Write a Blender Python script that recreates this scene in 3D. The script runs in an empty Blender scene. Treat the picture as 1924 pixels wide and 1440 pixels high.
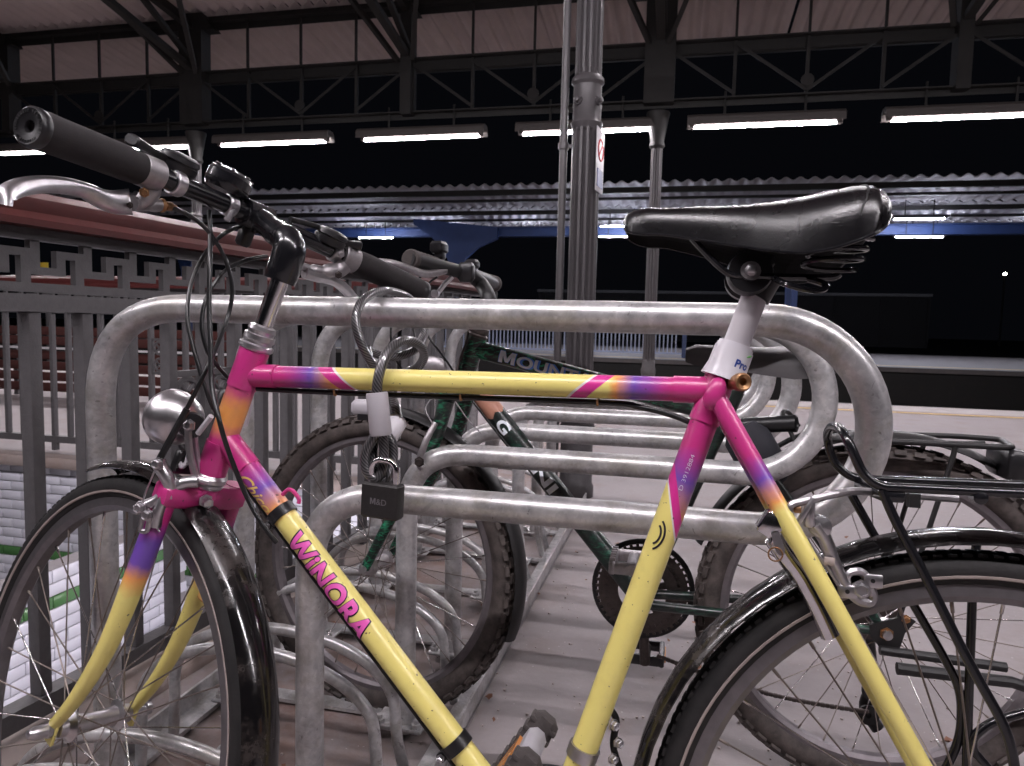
import bpy, bmesh, math, random
from math import sin, cos, pi, radians, atan, atan2, sqrt, hypot
from mathutils import Vector as V, Matrix, Quaternion
random.seed(7)

# ------------------------------------------------------------------ camera
FPX, CX, CY, HC = 1340.0, 962.0, 720.0, 0.86
RCAM = (Matrix.Rotation(radians(13.0), 3, 'Z') @ Matrix.Rotation(pi/2 - radians(4.7), 3, 'X')
        @ Matrix.Rotation(radians(1.35), 3, 'Z'))
CAM = V((0, 0, HC))
sc = bpy.context.scene
cd = bpy.data.cameras.new('camera')
cam = bpy.data.objects.new('camera', cd)
sc.collection.objects.link(cam)
cam.matrix_world = Matrix.Translation(CAM) @ RCAM.to_4x4()
cd.sensor_fit = 'HORIZONTAL'
cd.sensor_width = 36.0
cd.lens = 36.0 * FPX / 1924.0
cd.clip_start = 0.02
cd.clip_end = 400
cd.dof.use_dof = True
cd.dof.focus_distance = 0.86
cd.dof.aperture_fstop = 17.0
sc.camera = cam

# ------------------------------------------------------------------ night sky, exposure (light comes from the lamps below)
w = bpy.data.worlds.new('World'); sc.world = w; w.use_nodes = True
bg = w.node_tree.nodes['Background']
bg.inputs[0].default_value = (0.10, 0.11, 0.16, 1)
bg.inputs[1].default_value = 0.012
sc.view_settings.view_transform = 'Standard'
sc.view_settings.look = 'None'
sc.view_settings.exposure = 0.48
sc.view_settings.gamma = 1.0
LAMP_L = 260.0          # radiance of the fluorescent tubes
LAMP_COL = (1.0, 0.935, 0.985)
sc.cycles.use_denoising = True
sc.cycles.max_bounces = 8
sc.cycles.diffuse_bounces = 4
sc.cycles.glossy_bounces = 4
sc.cycles.sample_clamp_indirect = 6.0
sc.cycles.caustics_reflective = False
sc.cycles.caustics_refractive = False

# ------------------------------------------------------------------ pixel -> point helpers
def ray(x, y): return RCAM @ V(((x-CX)/FPX, -(y-CY)/FPX, -1.0))
def oy(x, y, Y): d = ray(x, y); return CAM + d*(Y/d.y)
def oz(x, y, Z): d = ray(x, y); return CAM + d*((Z-HC)/d.z)
LEAN = atan(.12)
BN = V((0, cos(LEAN), -sin(LEAN)))      # right-hand normal of the leaning yellow bicycle
BU = V((0, sin(LEAN), cos(LEAN)))
BP = V((0, .8, .8))
def ob(x, y, off=0.0):
    d = ray(x, y); return CAM + d*(((BP+BN*off-CAM).dot(BN))/d.dot(BN))

# ------------------------------------------------------------------ mesh builder
def perp(t):
    a = V((0, 0, 1)) if abs(t.z) < .9 else V((1, 0, 0))
    return (a - t*a.dot(t)).normalized()
def spline(pts, n=8, closed=False):
    P = [V(p) for p in pts]; N = len(P); out = []
    rng = range(N) if closed else range(N-1)
    for i in rng:
        if closed: p0, p1, p2, p3 = P[(i-1) % N], P[i], P[(i+1) % N], P[(i+2) % N]
        else: p0, p1, p2, p3 = P[max(i-1, 0)], P[i], P[i+1], P[min(i+2, N-1)]
        for k in range(n):
            t = k/n
            out.append(.5*((2*p1)+(p2-p0)*t+(2*p0-5*p1+4*p2-p3)*t*t+(3*p1-p0-3*p2+p3)*t*t*t))
    if not closed: out.append(P[-1].copy())
    return out
def fillet(pts, r, n=6):
    """polyline with rounded corners"""
    P = [V(p) for p in pts]; out = [P[0]]
    for i in range(1, len(P)-1):
        a, b, c = P[i-1], P[i], P[i+1]
        rr = r[i] if isinstance(r, (list, tuple)) else r
        d1 = (a-b); d2 = (c-b)
        k = min(rr, d1.length*.49, d2.length*.49)
        q0 = b+d1.normalized()*k; q1 = b+d2.normalized()*k
        for j in range(n+1):
            t = j/n; out.append((1-t)*(1-t)*q0+2*t*(1-t)*b+t*t*q1)
    out.append(P[-1]); return out
def arc(o, ex, ey, r, a0, a1, n):
    return [o+ex*(r*cos(a0+(a1-a0)*i/n))+ey*(r*sin(a0+(a1-a0)*i/n)) for i in range(n+1)]

class MB:
    def __init__(s): s.v = []; s.f = []; s.uv = []
    def add(s, vs, fs, uvs=None):
        b = len(s.v); s.v += [V(p) for p in vs]
        for k, f in enumerate(fs):
            s.f.append([b+i for i in f]); s.uv.append(uvs[k] if uvs else [(0, 0)]*len(f))
        return s
    def rings(s, R, closed=False, caps=True, us=None):
        n = len(R[0]); m = len(R); vs = [p for r in R for p in r]; fs = []; uvs = []
        if us is None: us = [i/max(1, m-1) for i in range(m)]
        for i in range(m if closed else m-1):
            i2 = (i+1) % m; u0 = us[i]; u1 = us[i2] if i2 else (us[i]+us[1]-us[0] if closed else us[i2])
            for j in range(n):
                j2 = (j+1) % n
                fs.append([i*n+j, i*n+j2, i2*n+j2, i2*n+j])
                uvs.append([(u0, j/n), (u0, (j+1)/n), (u1, (j+1)/n), (u1, j/n)])
        if caps and not closed:
            fs.append(list(range(n))[::-1]); uvs.append([(us[0], .5)]*n)
            fs.append([(m-1)*n+j for j in range(n)]); uvs.append([(us[-1], .5)]*n)
        return s.add(vs, fs, uvs)
    def tube(s, pts, r, seg=12, ref=None, caps=True, closed=False, u0=0.0):
        P = [V(p) for p in pts]; m = len(P)
        rs = r if isinstance(r, (list, tuple)) else [r]*m
        T = []
        for i in range(m):
            if closed: t = P[(i+1) % m]-P[i-1]
            else: t = P[min(i+1, m-1)]-P[max(i-1, 0)]
            T.append(t.normalized())
        n1 = V(ref) if ref is not None else perp(T[0])
        n1 = (n1-T[0]*n1.dot(T[0])).normalized()
        R = []; us = []; L = u0
        for i in range(m):
            if i: 
                L += (P[i]-P[i-1]).length
                n1 = (n1-T[i]*n1.dot(T[i])).normalized()
            n2 = T[i].cross(n1); us.append(L)
            R.append([P[i]+(n1*cos(2*pi*j/seg)+n2*sin(2*pi*j/seg))*rs[i] for j in range(seg)])
        return s.rings(R, closed, caps, us)
    def cyl(s, a, b, r, seg=16, r2=None, ref=None, caps=True):
        return s.tube([a, b], [r, r if r2 is None else r2], seg, ref, caps)
    def lathe(s, o, d, prof, seg=24, caps=True):
        o = V(o); d = V(d).normalized(); n1 = perp(d); n2 = d.cross(n1)
        R = [[o+d*t+(n1*cos(2*pi*j/seg)+n2*sin(2*pi*j/seg))*max(r, 1e-5) for j in range(seg)] for t, r in prof]
        return s.rings(R, False, caps)
    def box(s, c, sx, sy, sz, ex=V((1, 0, 0)), ey=V((0, 1, 0)), ez=V((0, 0, 1)), bev=0.0):
        c = V(c)
        if bev <= 0:
            vs = [c+ex*(sx*a/2)+ey*(sy*b/2)+ez*(sz*k/2) for a in (-1, 1) for b in (-1, 1) for k in (-1, 1)]
            fs = [[0, 1, 3, 2], [4, 6, 7, 5], [0, 4, 5, 1], [2, 3, 7, 6], [0, 2, 6, 4], [1, 5, 7, 3]]
            q = [(0, 0), (1, 0), (1, 1), (0, 1)]
            return s.add(vs, fs, [q]*6)
        pol = []
        b = min(bev, sx*.45, sy*.45)
        for qx, qy, a0 in ((1, 1, 0), (-1, 1, 1), (-1, -1, 2), (1, -1, 3)):
            for k in range(3):
                a = (a0+k/2)*pi/2
                pol.append((qx*(sx/2-b)+b*cos(a), qy*(sy/2-b)+b*sin(a)))
        bz = min(bev, sz*.4)
        R = []
        for z, sh in ((-sz/2, bz*.7), (-sz/2+bz, 0), (sz/2-bz, 0), (sz/2, bz*.7)):
            R.append([c+ex*(x*(1-sh/(sx/2)))+ey*(y*(1-sh/(sy/2)))+ez*z for x, y in pol])
        return s.rings(R)
    def prism(s, poly, o, ex, ey, ez, d):
        o = V(o); n = len(poly)
        a = [o+ex*x+ey*y for x, y in poly]; b = [p+ez*d for p in a]
        return s.rings([a, b])
    def sphere(s, o, r, seg=14, ex=V((1, 0, 0)), ey=V((0, 1, 0)), ez=V((0, 0, 1)), sx=1, sy=1, sz=1):
        o = V(o); R = []
        for i in range(1, seg//2):
            a = pi*i/(seg//2)
            R.append([o+ex*(r*sx*sin(a)*cos(2*pi*j/seg))+ey*(r*sy*sin(a)*sin(2*pi*j/seg))+ez*(-r*sz*cos(a)) for j in range(seg)])
        return s.rings(R)
    def mesh(s, name, mat, sharp=35):
        me = bpy.data.meshes.new(name)
        me.from_pydata([tuple(p) for p in s.v], [], s.f); me.update()
        ul = me.uv_layers.new(name='UVMap'); k = 0
        flat = [c for f in s.uv for uv in f for c in uv]
        ul.data.foreach_set('uv', flat)
        if mat: me.materials.append(mat)
        bm = bmesh.new(); bm.from_mesh(me); bmesh.ops.recalc_face_normals(bm, faces=bm.faces); bm.to_mesh(me); bm.free()
        me.shade_smooth(); me.set_sharp_from_angle(angle=radians(sharp))
        return me
    def build(s, name, mat, parent=None, sharp=35, label=None):
        off = parent_loc(parent)
        if off.length > 0: s.v = [p-off for p in s.v]
        o = bpy.data.objects.new(name, s.mesh(name, mat, sharp))
        sc.collection.objects.link(o)
        if parent is not None: o.parent = parent
        if label: o['label'] = label
        return o
def parent_loc(p):
    l = V((0, 0, 0))
    while p is not None: l = l+p.location; p = p.parent
    return l
def thing(name, label, cat, loc=(0, 0, 0), group=None):
    o = bpy.data.objects.new(name, None); sc.collection.objects.link(o)
    o.location = loc; o.empty_display_size = .1
    return tag(o, label, cat, group)
def tag(o, label=None, cat=None, group=None, kind=None):
    if label: o['label'] = label
    if cat: o['category'] = cat
    if group: o['group'] = group
    if kind: o['kind'] = kind
    return o
def dup(o, delta, parent=None):
    c = o.copy(); sc.collection.objects.link(c)
    c.location = V(o.location)+V(delta)
    if parent is not None: c.parent = parent
    return c
def copy_thing(root, delta, label=None):
    r = dup(root, delta)
    for ch in list(root.children):
        c = ch.copy(); sc.collection.objects.link(c); c.parent = r
        for g in list(ch.children):
            d = g.copy(); sc.collection.objects.link(d); d.parent = c
    if label: r['label'] = label
    return r
def inst(me, name, loc, parent=None, rot=None, scale=None):
    o = bpy.data.objects.new(name, me); sc.collection.objects.link(o)
    o.location = V(loc)-parent_loc(parent)
    if rot: o.rotation_euler = rot
    if scale: o.scale = scale
    if parent is not None: o.parent = parent
    return o

# ------------------------------------------------------------------ materials
class NT:
    def __init__(s, name):
        s.m = bpy.data.materials.new(name); s.m.use_nodes = True
        s.t = s.m.node_tree; s.b = s.t.nodes['Principled BSDF']
    def n(s, typ, **kw):
        nd = s.t.nodes.new(typ)
        for k, v in kw.items():
            if k.startswith('i_'): nd.inputs[k[2:].replace('_', ' ')].default_value = v
            else: setattr(nd, k, v)
        return nd
    def l(s, a, b): s.t.links.new(a, b)
    def setc(s, sock, val):
        if hasattr(val, 'links'): s.l(val, sock)
        else: sock.default_value = val
    def math(s, op, a, b=0.0, c=0.0):
        nd = s.n('ShaderNodeMath', operation=op)
        for i, x in enumerate((a, b, c)): s.setc(nd.inputs[i], x)
        return nd.outputs[0]
    def mix(s, f, a, b):
        nd = s.n('ShaderNodeMix', data_type='RGBA'); s.setc(nd.inputs[0], f)
        s.setc(nd.inputs[6], a if hasattr(a, 'links') else c4(a)); s.setc(nd.inputs[7], b if hasattr(b, 'links') else c4(b))
        return nd.outputs[2]
    def ramp(s, f, stops, interp='LINEAR'):
        nd = s.n('ShaderNodeValToRGB'); r = nd.color_ramp; r.interpolation = interp
        while len(r.elements) > 1: r.elements.remove(r.elements[-1])
        for i, (p, c) in enumerate(stops):
            e = r.elements[0] if i == 0 else r.elements.new(max(0, min(1, p)))
            e.position = max(0, min(1, p)); e.color = c4(c)
        s.setc(nd.inputs[0], f); return nd.outputs[0]
    def obj(s): return s.n('ShaderNodeTexCoord').outputs['Object']
    def gen(s): return s.n('ShaderNodeNewGeometry').outputs['Position']
    def noise(s, scale, detail=4, rough=.55, vec=None, out='Fac', dist=0.0):
        nd = s.n('ShaderNodeTexNoise'); nd.inputs['Scale'].default_value = scale
        nd.inputs['Detail'].default_value = detail; nd.inputs['Roughness'].default_value = rough
        nd.inputs['Distortion'].default_value = dist
        if vec is None: vec = s.gen()
        s.l(vec, nd.inputs['Vector']); return nd.outputs[out]
    def bump(s, h, strength=.2, dist=.01):
        nd = s.n('ShaderNodeBump'); nd.inputs['Strength'].default_value = strength; nd.inputs['Distance'].default_value = dist
        s.l(h, nd.inputs['Height']); s.l(nd.outputs[0], s.b.inputs['Normal'])
    def p(s, **kw):
        for k, v in kw.items():
            s.setc(s.b.inputs[k.replace('_', ' ')], c4(v) if k == 'Base_Color' and not hasattr(v, 'links') else v)
        return s.m
def c4(c): return (c[0], c[1], c[2], 1.0) if len(c) == 3 else c
def sr(r, g, b):
    f = lambda x: ((x/255+.055)/1.055)**2.4 if x/255 > .04045 else x/255/12.92
    return (f(r), f(g), f(b))
def simple(name, col, rough=.5, metal=0.0, var=.15, scale=40, coat=0.0, bump=0.0, bscale=200):
    t = NT(name)
    n = t.noise(scale)
    t.p(Base_Color=t.mix(n, tuple(x*(1-var) for x in col), tuple(min(1, x*(1+var)) for x in col)), Metallic=metal)
    t.p(Roughness=t.math('ADD', rough-.08, t.math('MULTIPLY', t.noise(scale*2.3), .16)))
    if coat: t.p(Coat_Weight=coat, Coat_Roughness=.08)
    if bump: t.bump(t.noise(bscale, 3), bump, .002)
    return t.m

M = {}
M['black_gloss'] = simple('black_gloss', (.008, .008, .010), .22, coat=.3, var=.4)
M['black_plastic'] = simple('black_plastic', (.010, .0095, .011), .36, bump=.08, bscale=900)
M['black_matt'] = simple('black_matt', (.010, .0095, .010), .5)
M['cable_black'] = simple('cable_black', (.010, .010, .011), .33)
M['chrome'] = simple('chrome', (.72, .70, .72), .17, 1.0, var=.1)
M['alu'] = simple('alu', (.58, .56, .58), .34, 1.0, var=.22, scale=90)
M['alu_dull'] = simple('alu_dull', (.36, .34, .35), .46, 1.0, var=.3, scale=120)
M['steel_dark'] = simple('steel_dark', (.085, .070, .066), .5, .8, var=.4, scale=150)
M['lamp_grey_steel'] = simple('lamp_grey_steel', (.30, .28, .27), .5, .6)
M['brass'] = simple('brass', (.36, .20, .10), .45, .9, var=.4, scale=200)
M['grip_foam'] = simple('grip_foam', (.017, .014, .015), .9, bump=.35, bscale=1600)
M['white_plastic'] = simple('white_plastic', (.62, .60, .64), .3, var=.05)
M['grey_sleeve'] = simple('grey_sleeve', (.42, .40, .43), .45, var=.06)
M['post_paint'] = simple('post_paint', (.52, .49, .52), .5, var=.08)
M['orange_reflector'] = simple('orange_reflector', (.48, .20, .06), .25, var=.2)
M['red_reflector'] = simple('red_reflector', (.30, .02, .02), .2)
M['pedal_grey'] = simple('pedal_grey', (.30, .29, .31), .55, var=.12, bump=.1)
M['rubber_tread'] = simple('rubber_tread', (.050, .042, .040), .85, var=.4, scale=60, bump=.3, bscale=500)
M['tape_brown'] = simple('tape_brown', (.40, .19, .13), .5, var=.15, scale=30)
M['fabric_black'] = simple('fabric_black', (.016, .016, .022), .8, bump=.2, bscale=1200)
M['pink_letter'] = simple('pink_letter', (.80, .12, .48), .4, var=.05)
M['black_letter'] = simple('black_letter', (.012, .008, .02), .4)
M['gold_letter'] = simple('gold_letter', (.80, .55, .16), .4)
M['white_letter'] = simple('white_letter', (.80, .84, .92), .3)
M['blue_letter'] = simple('blue_letter', (.12, .32, .95), .3)
M['navy_letter'] = simple('navy_letter', (.02, .06, .30), .4)
M['green_letter'] = simple('green_letter', (.15, .50, .12), .4)
M['grey_letter'] = simple('grey_letter', (.12, .11, .12), .5)
M['white_leather'] = simple('silver_trim', (.5, .5, .52), .3)

def m_galv():
    t = NT('galvanised'); g = t.gen()
    vo = t.n('ShaderNodeTexVoronoi'); vo.inputs['Scale'].default_value = 150; t.l(g, vo.inputs['Vector'])
    sp = t.n('ShaderNodeSeparateColor'); t.l(vo.outputs['Color'], sp.inputs[0])
    n1 = t.noise(6, 5); n2 = t.noise(23, 6, .65); n3 = t.noise(90, 4)
    f = t.math('ADD', t.math('MULTIPLY', sp.outputs[0], .12), t.math('MULTIPLY', n2, .88))
    base = t.ramp(f, [(.30, (.34, .335, .345)), (.45, (.48, .475, .485)), (.56, (.56, .55, .555)), (.70, (.70, .685, .69))])
    # greenish brown grime in patches, pale lime spots, dark scuffs
    grime = t.ramp(t.noise(11, 6, .72, dist=.6), [(.50, (0, 0, 0)), (.62, (1, 1, 1))])
    base = t.mix(t.math('MULTIPLY', grime, .40), base, (.25, .22, .165))
    spots = t.ramp(t.noise(48, 2), [(.70, (0, 0, 0)), (.74, (1, 1, 1))])
    base = t.mix(t.math('MULTIPLY', spots, .55), base, (.68, .66, .68))
    sc_ = t.ramp(t.noise(42, 3, .5, dist=2.0), [(.29, (1, 1, 1)), (.32, (0, 0, 0))])
    base = t.mix(t.math('MULTIPLY', sc_, .5), base, (.10, .085, .08))
    t.p(Base_Color=base, Metallic=t.math('SUBTRACT', .76, t.math('MULTIPLY', n1, .45)),
        Roughness=t.math('ADD', .17, t.math('MULTIPLY', n2, .36)))
    t.bump(n3, .12, .002)
    return t.m
M['galv'] = m_galv()

def m_tyre(name, col, wall):
    t = NT(name); n = t.noise(35, 6, .7)
    t.p(Base_Color=t.mix(t.ramp(n, [(.35, (0, 0, 0)), (.7, (1, 1, 1))]), col, wall), Roughness=.72)
    t.bump(t.noise(300, 3), .25, .001); return t.m
M['tyre'] = m_tyre('tyre', (.006, .0055, .006), (.018, .016, .016))
M['tyre_dusty'] = m_tyre('tyre_dusty', (.034, .027, .025), (.105, .085, .078))
M['rim'] = simple('rim', (.23, .215, .225), .42, .85, var=.25, scale=60)
M['rim_dark'] = simple('rim_dark', (.20, .18, .19), .5, .7, var=.3, scale=60)
M['spoke_bright'] = simple('spoke_bright', (.62, .58, .58), .25, 1.0, var=.2)
M['spoke_dull'] = simple('spoke_dull', (.26, .22, .20), .5, .8, var=.3)
M['reflex_line'] = simple('reflex_line', (.36, .30, .28), .6, var=.2)

def m_fender():
    t = NT('fender_black'); n = t.ramp(t.noise(16, 6, .75), [(.46, (0, 0, 0)), (.72, (1, 1, 1))]); n2 = t.noise(140, 3, .7)
    d = t.math('MULTIPLY', n, t.math('MULTIPLY', n2, .55))
    t.p(Base_Color=t.mix(d, (.006, .0055, .006), (.17, .135, .12)), Roughness=t.math('ADD', .13, t.math('MULTIPLY', n, .38)), Coat_Weight=.2)
    t.bump(t.noise(300, 2), .06, .001); return t.m
M['fender_black'] = m_fender()
def m_leather():
    t = NT('leather')
    n = t.noise(420, 3); n2 = t.noise(18, 4)
    sx = t.n('ShaderNodeMapping'); sx.inputs['Scale'].default_value = (20, 20, 240); sx.inputs['Rotation'].default_value = (0, .9, 0)
    t.l(t.gen(), sx.inputs['Vector'])
    sc2 = t.ramp(t.noise(1.4, 2, .5, vec=sx.outputs[0]), [(.69, (0, 0, 0)), (.72, (1, 1, 1))])
    msk = t.ramp(t.noise(14, 2), [(.52, (0, 0, 0)), (.62, (1, 1, 1))])
    f = t.math('MULTIPLY', t.math('MULTIPLY', sc2, msk), .25)
    t.p(Base_Color=t.mix(f, (.0035, .003, .004), (.20, .18, .20)), Roughness=t.math('ADD', .20, t.math('MULTIPLY', n2, .14)), Specular_IOR_Level=.65)
    t.bump(n, .22, .0012); return t.m
M['leather'] = m_leather()

PINK = (.53, .030, .205); PURP = (.15, .065, .40); ORNG = (.83, .34, .09); YEL = (.80, .69, .21); WHT = (.78, .74, .72)
def m_fade(name, L, stops, band=None):
    """glossy sprayed paint: colour along the tube (u in metres), optional diagonal decal edge"""
    t = NT(name)
    uv = t.n('ShaderNodeUVMap'); sp = t.n('ShaderNodeSeparateXYZ'); t.l(uv.outputs[0], sp.inputs[0])
    u = sp.outputs[0]; v = sp.outputs[1]
    nz = t.math('MULTIPLY', t.math('SUBTRACT', t.noise(60, 3), .5), .02)
    col = t.ramp(t.math('DIVIDE', t.math('ADD', u, nz), L), [(p/L, c) for p, c in stops])
    sv = t.math('SINE', t.math('MULTIPLY', v, 2*pi))
    if band:
        kind, a, b, k = band
        if kind == 'mid':       # yellow between a and b with swooping pink / white edges
            wq = t.math('ABSOLUTE', t.math('SUBTRACT', u, (a+b)/2)); hw = (b-a)/2
            e = t.math('SUBTRACT', t.math('ADD', wq, t.math('MULTIPLY', sv, k)), hw)
        else:                   # yellow beyond a
            e = t.math('SUBTRACT', t.math('ADD', a, t.math('MULTIPLY', sv, k)), u)
        x = t.math('ADD', t.math('MULTIPLY', e, 5.0), .5)
        pinkband = t.ramp(x, [(0, (0, 0, 0)), (.5, (1, 1, 1)), (.5+5*b if kind != 'mid' else .5+5*.020, (0, 0, 0))], 'CONSTANT')
        yel = t.ramp(x, [(0, (1, 1, 1)), (.5, (0, 0, 0))], 'CONSTANT')
        whi = t.ramp(x, [(0, (0, 0, 0)), (.488, (1, 1, 1)), (.506, (0, 0, 0))], 'CONSTANT')
        col = t.mix(pinkband, col, (.64, .03, .27)); col = t.mix(yel, col, YEL); col = t.mix(whi, col, WHT)
    chips = t.ramp(t.noise(170, 2, .5), [(.715, (0, 0, 0)), (.735, (1, 1, 1))])
    col = t.mix(t.math('MULTIPLY', chips, .8), col, (.045, .035, .03))
    dirt = t.ramp(t.noise(25, 5, .7), [(.5, (0, 0, 0)), (.85, (1, 1, 1))])
    col = t.mix(t.math('MULTIPLY', dirt, .22), col, (.24, .17, .08))
    t.p(Base_Color=col, Roughness=.4, Coat_Weight=.55, Coat_Roughness=t.math('ADD', .06, t.math('MULTIPLY', t.noise(22, 5, .7), .28)))
    t.bump(t.noise(120, 2), .03, .001)
    return t.m
def m_green(hi=(.04, .48, .24), lo=.35):
    t = NT('green_marble')
    mp = t.n('ShaderNodeMapping'); mp.inputs['Scale'].default_value = (60, 60, 160); mp.inputs['Rotation'].default_value = (0, -.5, 0)
    t.l(t.gen(), mp.inputs['Vector'])
    n = t.noise(1, 5, .6, vec=mp.outputs[0], dist=.8)
    big = t.noise(7, 2)
    f = t.math('MULTIPLY', t.ramp(n, [(.50, (0, 0, 0)), (.68, (1, 1, 1))]), t.ramp(big, [(lo, (.05, .05, .05)), (lo+.2, (1, 1, 1))]))
    col = t.mix(f, (.004, .009, .008), hi)
    d = t.ramp(t.noise(40, 5, .7), [(.55, (0, 0, 0)), (.8, (1, 1, 1))])
    t.p(Base_Color=t.mix(t.math('MULTIPLY', d, .4), col, (.16, .13, .11)), Roughness=.4, Coat_Weight=.4, Coat_Roughness=.15)
    return t.m
M['green'] = m_green(); M['green_dark'] = m_green((.015, .10, .06), .46)
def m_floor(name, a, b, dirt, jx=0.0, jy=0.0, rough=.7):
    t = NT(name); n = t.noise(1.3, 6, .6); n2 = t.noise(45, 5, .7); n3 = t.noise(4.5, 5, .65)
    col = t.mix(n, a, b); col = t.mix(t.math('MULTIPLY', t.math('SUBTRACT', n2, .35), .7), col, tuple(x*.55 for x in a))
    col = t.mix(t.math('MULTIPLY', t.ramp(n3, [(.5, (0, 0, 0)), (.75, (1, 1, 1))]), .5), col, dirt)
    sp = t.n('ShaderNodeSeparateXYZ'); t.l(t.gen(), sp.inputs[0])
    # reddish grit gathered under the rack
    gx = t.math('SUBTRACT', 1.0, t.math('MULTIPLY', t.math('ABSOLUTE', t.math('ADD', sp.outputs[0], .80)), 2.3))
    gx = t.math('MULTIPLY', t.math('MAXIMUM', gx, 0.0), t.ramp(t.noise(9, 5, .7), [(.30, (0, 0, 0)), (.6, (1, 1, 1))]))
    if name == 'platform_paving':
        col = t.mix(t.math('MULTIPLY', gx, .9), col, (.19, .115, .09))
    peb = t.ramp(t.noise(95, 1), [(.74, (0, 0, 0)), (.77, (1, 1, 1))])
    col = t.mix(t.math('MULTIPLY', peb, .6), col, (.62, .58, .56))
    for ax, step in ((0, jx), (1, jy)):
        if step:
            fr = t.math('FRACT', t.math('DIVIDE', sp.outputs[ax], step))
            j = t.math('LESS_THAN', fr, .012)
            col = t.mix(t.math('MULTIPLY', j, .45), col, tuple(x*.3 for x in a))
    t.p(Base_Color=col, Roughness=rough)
    t.bump(n2, .25, .004); return t.m
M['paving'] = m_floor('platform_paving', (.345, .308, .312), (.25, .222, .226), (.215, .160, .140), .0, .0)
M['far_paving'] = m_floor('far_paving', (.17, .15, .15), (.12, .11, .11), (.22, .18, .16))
M['ballast'] = m_floor('ballast', (.020, .018, .018), (.012, .011, .011), (.03, .02, .016))
M['edge_stone'] = m_floor('edge_stone', (.48, .44, .44), (.40, .37, .36), (.25, .2, .17), 1.0)
M['kerb_stone'] = m_floor('kerb_stone', (.40, .33, .31), (.30, .25, .23), (.24, .15, .11))
M['yellow_line'] = simple('yellow_line', (.52, .36, .16), .7, var=.3, scale=12)
M['tile_white'] = simple('tile_white', (.70, .70, .78), .18, var=.05, scale=3)
M['tile_green'] = simple('tile_green', (.08, .20, .07), .2, var=.2, scale=5)
M['grout'] = simple('grout', (.30, .28, .29), .9)
M['iron_grey'] = simple('iron_grey', (.085, .080, .084), .55, .1, var=.25, scale=60, bump=.35, bscale=260)
M['iron_light'] = simple('iron_light', (.085, .078, .082), .38, .1, var=.15, scale=30, bump=.15, bscale=150)
M['cap_brown'] = simple('cap_brown', (.075, .015, .014), .45, var=.25, scale=18, bump=.12, bscale=90)
M['girder'] = simple('girder', (.009, .008, .0075), .7, var=.3, scale=8)
M['roof_sheet'] = simple('roof_sheet', (.56, .48, .47), .8, var=.2, scale=2.5)
M['roof_far'] = simple('roof_far', (.50, .47, .50), .9, var=.15, scale=2)
M['blue_steel'] = simple('blue_steel', (.030, .058, .17), .5, var=.2, scale=3)
M['blue_white'] = simple('blue_white', (.42, .48, .66), .5)
M['red_wood'] = simple('red_wood', (.060, .015, .012), .95, var=.3, scale=20)
M['dark_wall'] = simple('dark_wall', (.005, .0042, .005), .8, var=.4, scale=1.5)
M['soot'] = NT('soot').p(Base_Color=(.0022, .002, .0022), Roughness=.9, Specular_IOR_Level=.1)  # plain near-black: wagon sides, and the painted shade under the saddle
M['lamp_housing'] = simple('lamp_housing', (.035, .029, .027), .7)
M['sign_white'] = simple('sign_white', (.62, .60, .62), .4)
M['sign_red'] = simple('sign_red', (.55, .05, .05), .4)
M['sign_blue'] = simple('sign_blue', (.05, .06, .2), .4)
M['yellow_sign'] = simple('yellow_sign', (.75, .52, .06), .5)
M['lock_black'] = simple('lock_black', (.020, .018, .018), .55, .2, var=.3, scale=120, bump=.15, bscale=400)
def m_emit(name, col, s):
    t = NT(name); t.p(Base_Color=(.8, .8, .8)); t.b.inputs['Emission Color'].default_value = c4(col); t.b.inputs['Emission Strength'].default_value = s
    return t.m
M['tube_light'] = m_emit('tube_light', LAMP_COL, LAMP_L)
M['tube_stair'] = m_emit('tube_stair', LAMP_COL, 62.0)
M['tube_mid'] = m_emit('tube_mid', LAMP_COL, 150.0)
M['tube_far'] = m_emit('tube_far', (.80, .84, 1.0), 420.0)
M['street_light'] = m_emit('street_light', (1, .9, .75), 60.0)
def m_cable():
    t = NT('braided_cable')
    uv = t.n('ShaderNodeUVMap'); sp = t.n('ShaderNodeSeparateXYZ'); t.l(uv.outputs[0], sp.inputs[0])
    a = t.math('SINE', t.math('MULTIPLY', t.math('ADD', t.math('MULTIPLY', sp.outputs[0], 210.0), t.math('MULTIPLY', sp.outputs[1], 9.0)), 2*pi))
    f = t.math('ADD', t.math('MULTIPLY', a, .5), .5)
    t.p(Base_Color=t.mix(f, (.030, .029, .031), (.150, .145, .150)), Metallic=.6, Roughness=.4, Coat_Weight=1.0, Coat_Roughness=.06)
    t.bump(f, .08, .0006); return t.m
M['lock_cable'] = m_cable()

# ================================================================== THE SETTING
EX, EY, EZ = V((1, 0, 0)), V((0, 1, 0)), V((0, 0, 1))
FA, FB = V((-1.262, .55, 0)), V((-1.02, 3.60, 0))           # line of the near fence
def quad_sheet(name, polys, z, mat, thick=0.0):
    mb = MB()
    for p in polys:
        if thick: mb.prism(p, (0, 0, z-thick), EX, EY, EZ, thick)
        else: mb.add([(x, y, z) for x, y in p], [list(range(len(p)))])
    o = mb.build(name, mat); o['kind'] = 'structure'; return o
fdx = (FB.x-FA.x)/(FB.y-FA.y)
def fx(y): return FA.x+(y-FA.y)*fdx
hx0, hy0, hy1 = -6.2, -.6, 3.60
plat = quad_sheet('platform', [
    [(fx(hy0)-.10, hy0), (60, hy0), (60, hy1), (fx(hy1)-.10, hy1)],
    [(-60, hy1), (60, hy1), (60, 8.70), (-60, 8.70)],
    [(-60, -9), (60, -9), (60, hy0), (-60, hy0)],
    [(-60, hy0), (hx0, hy0), (hx0, hy1), (-60, hy1)]], 0, M['paving'])
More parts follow.
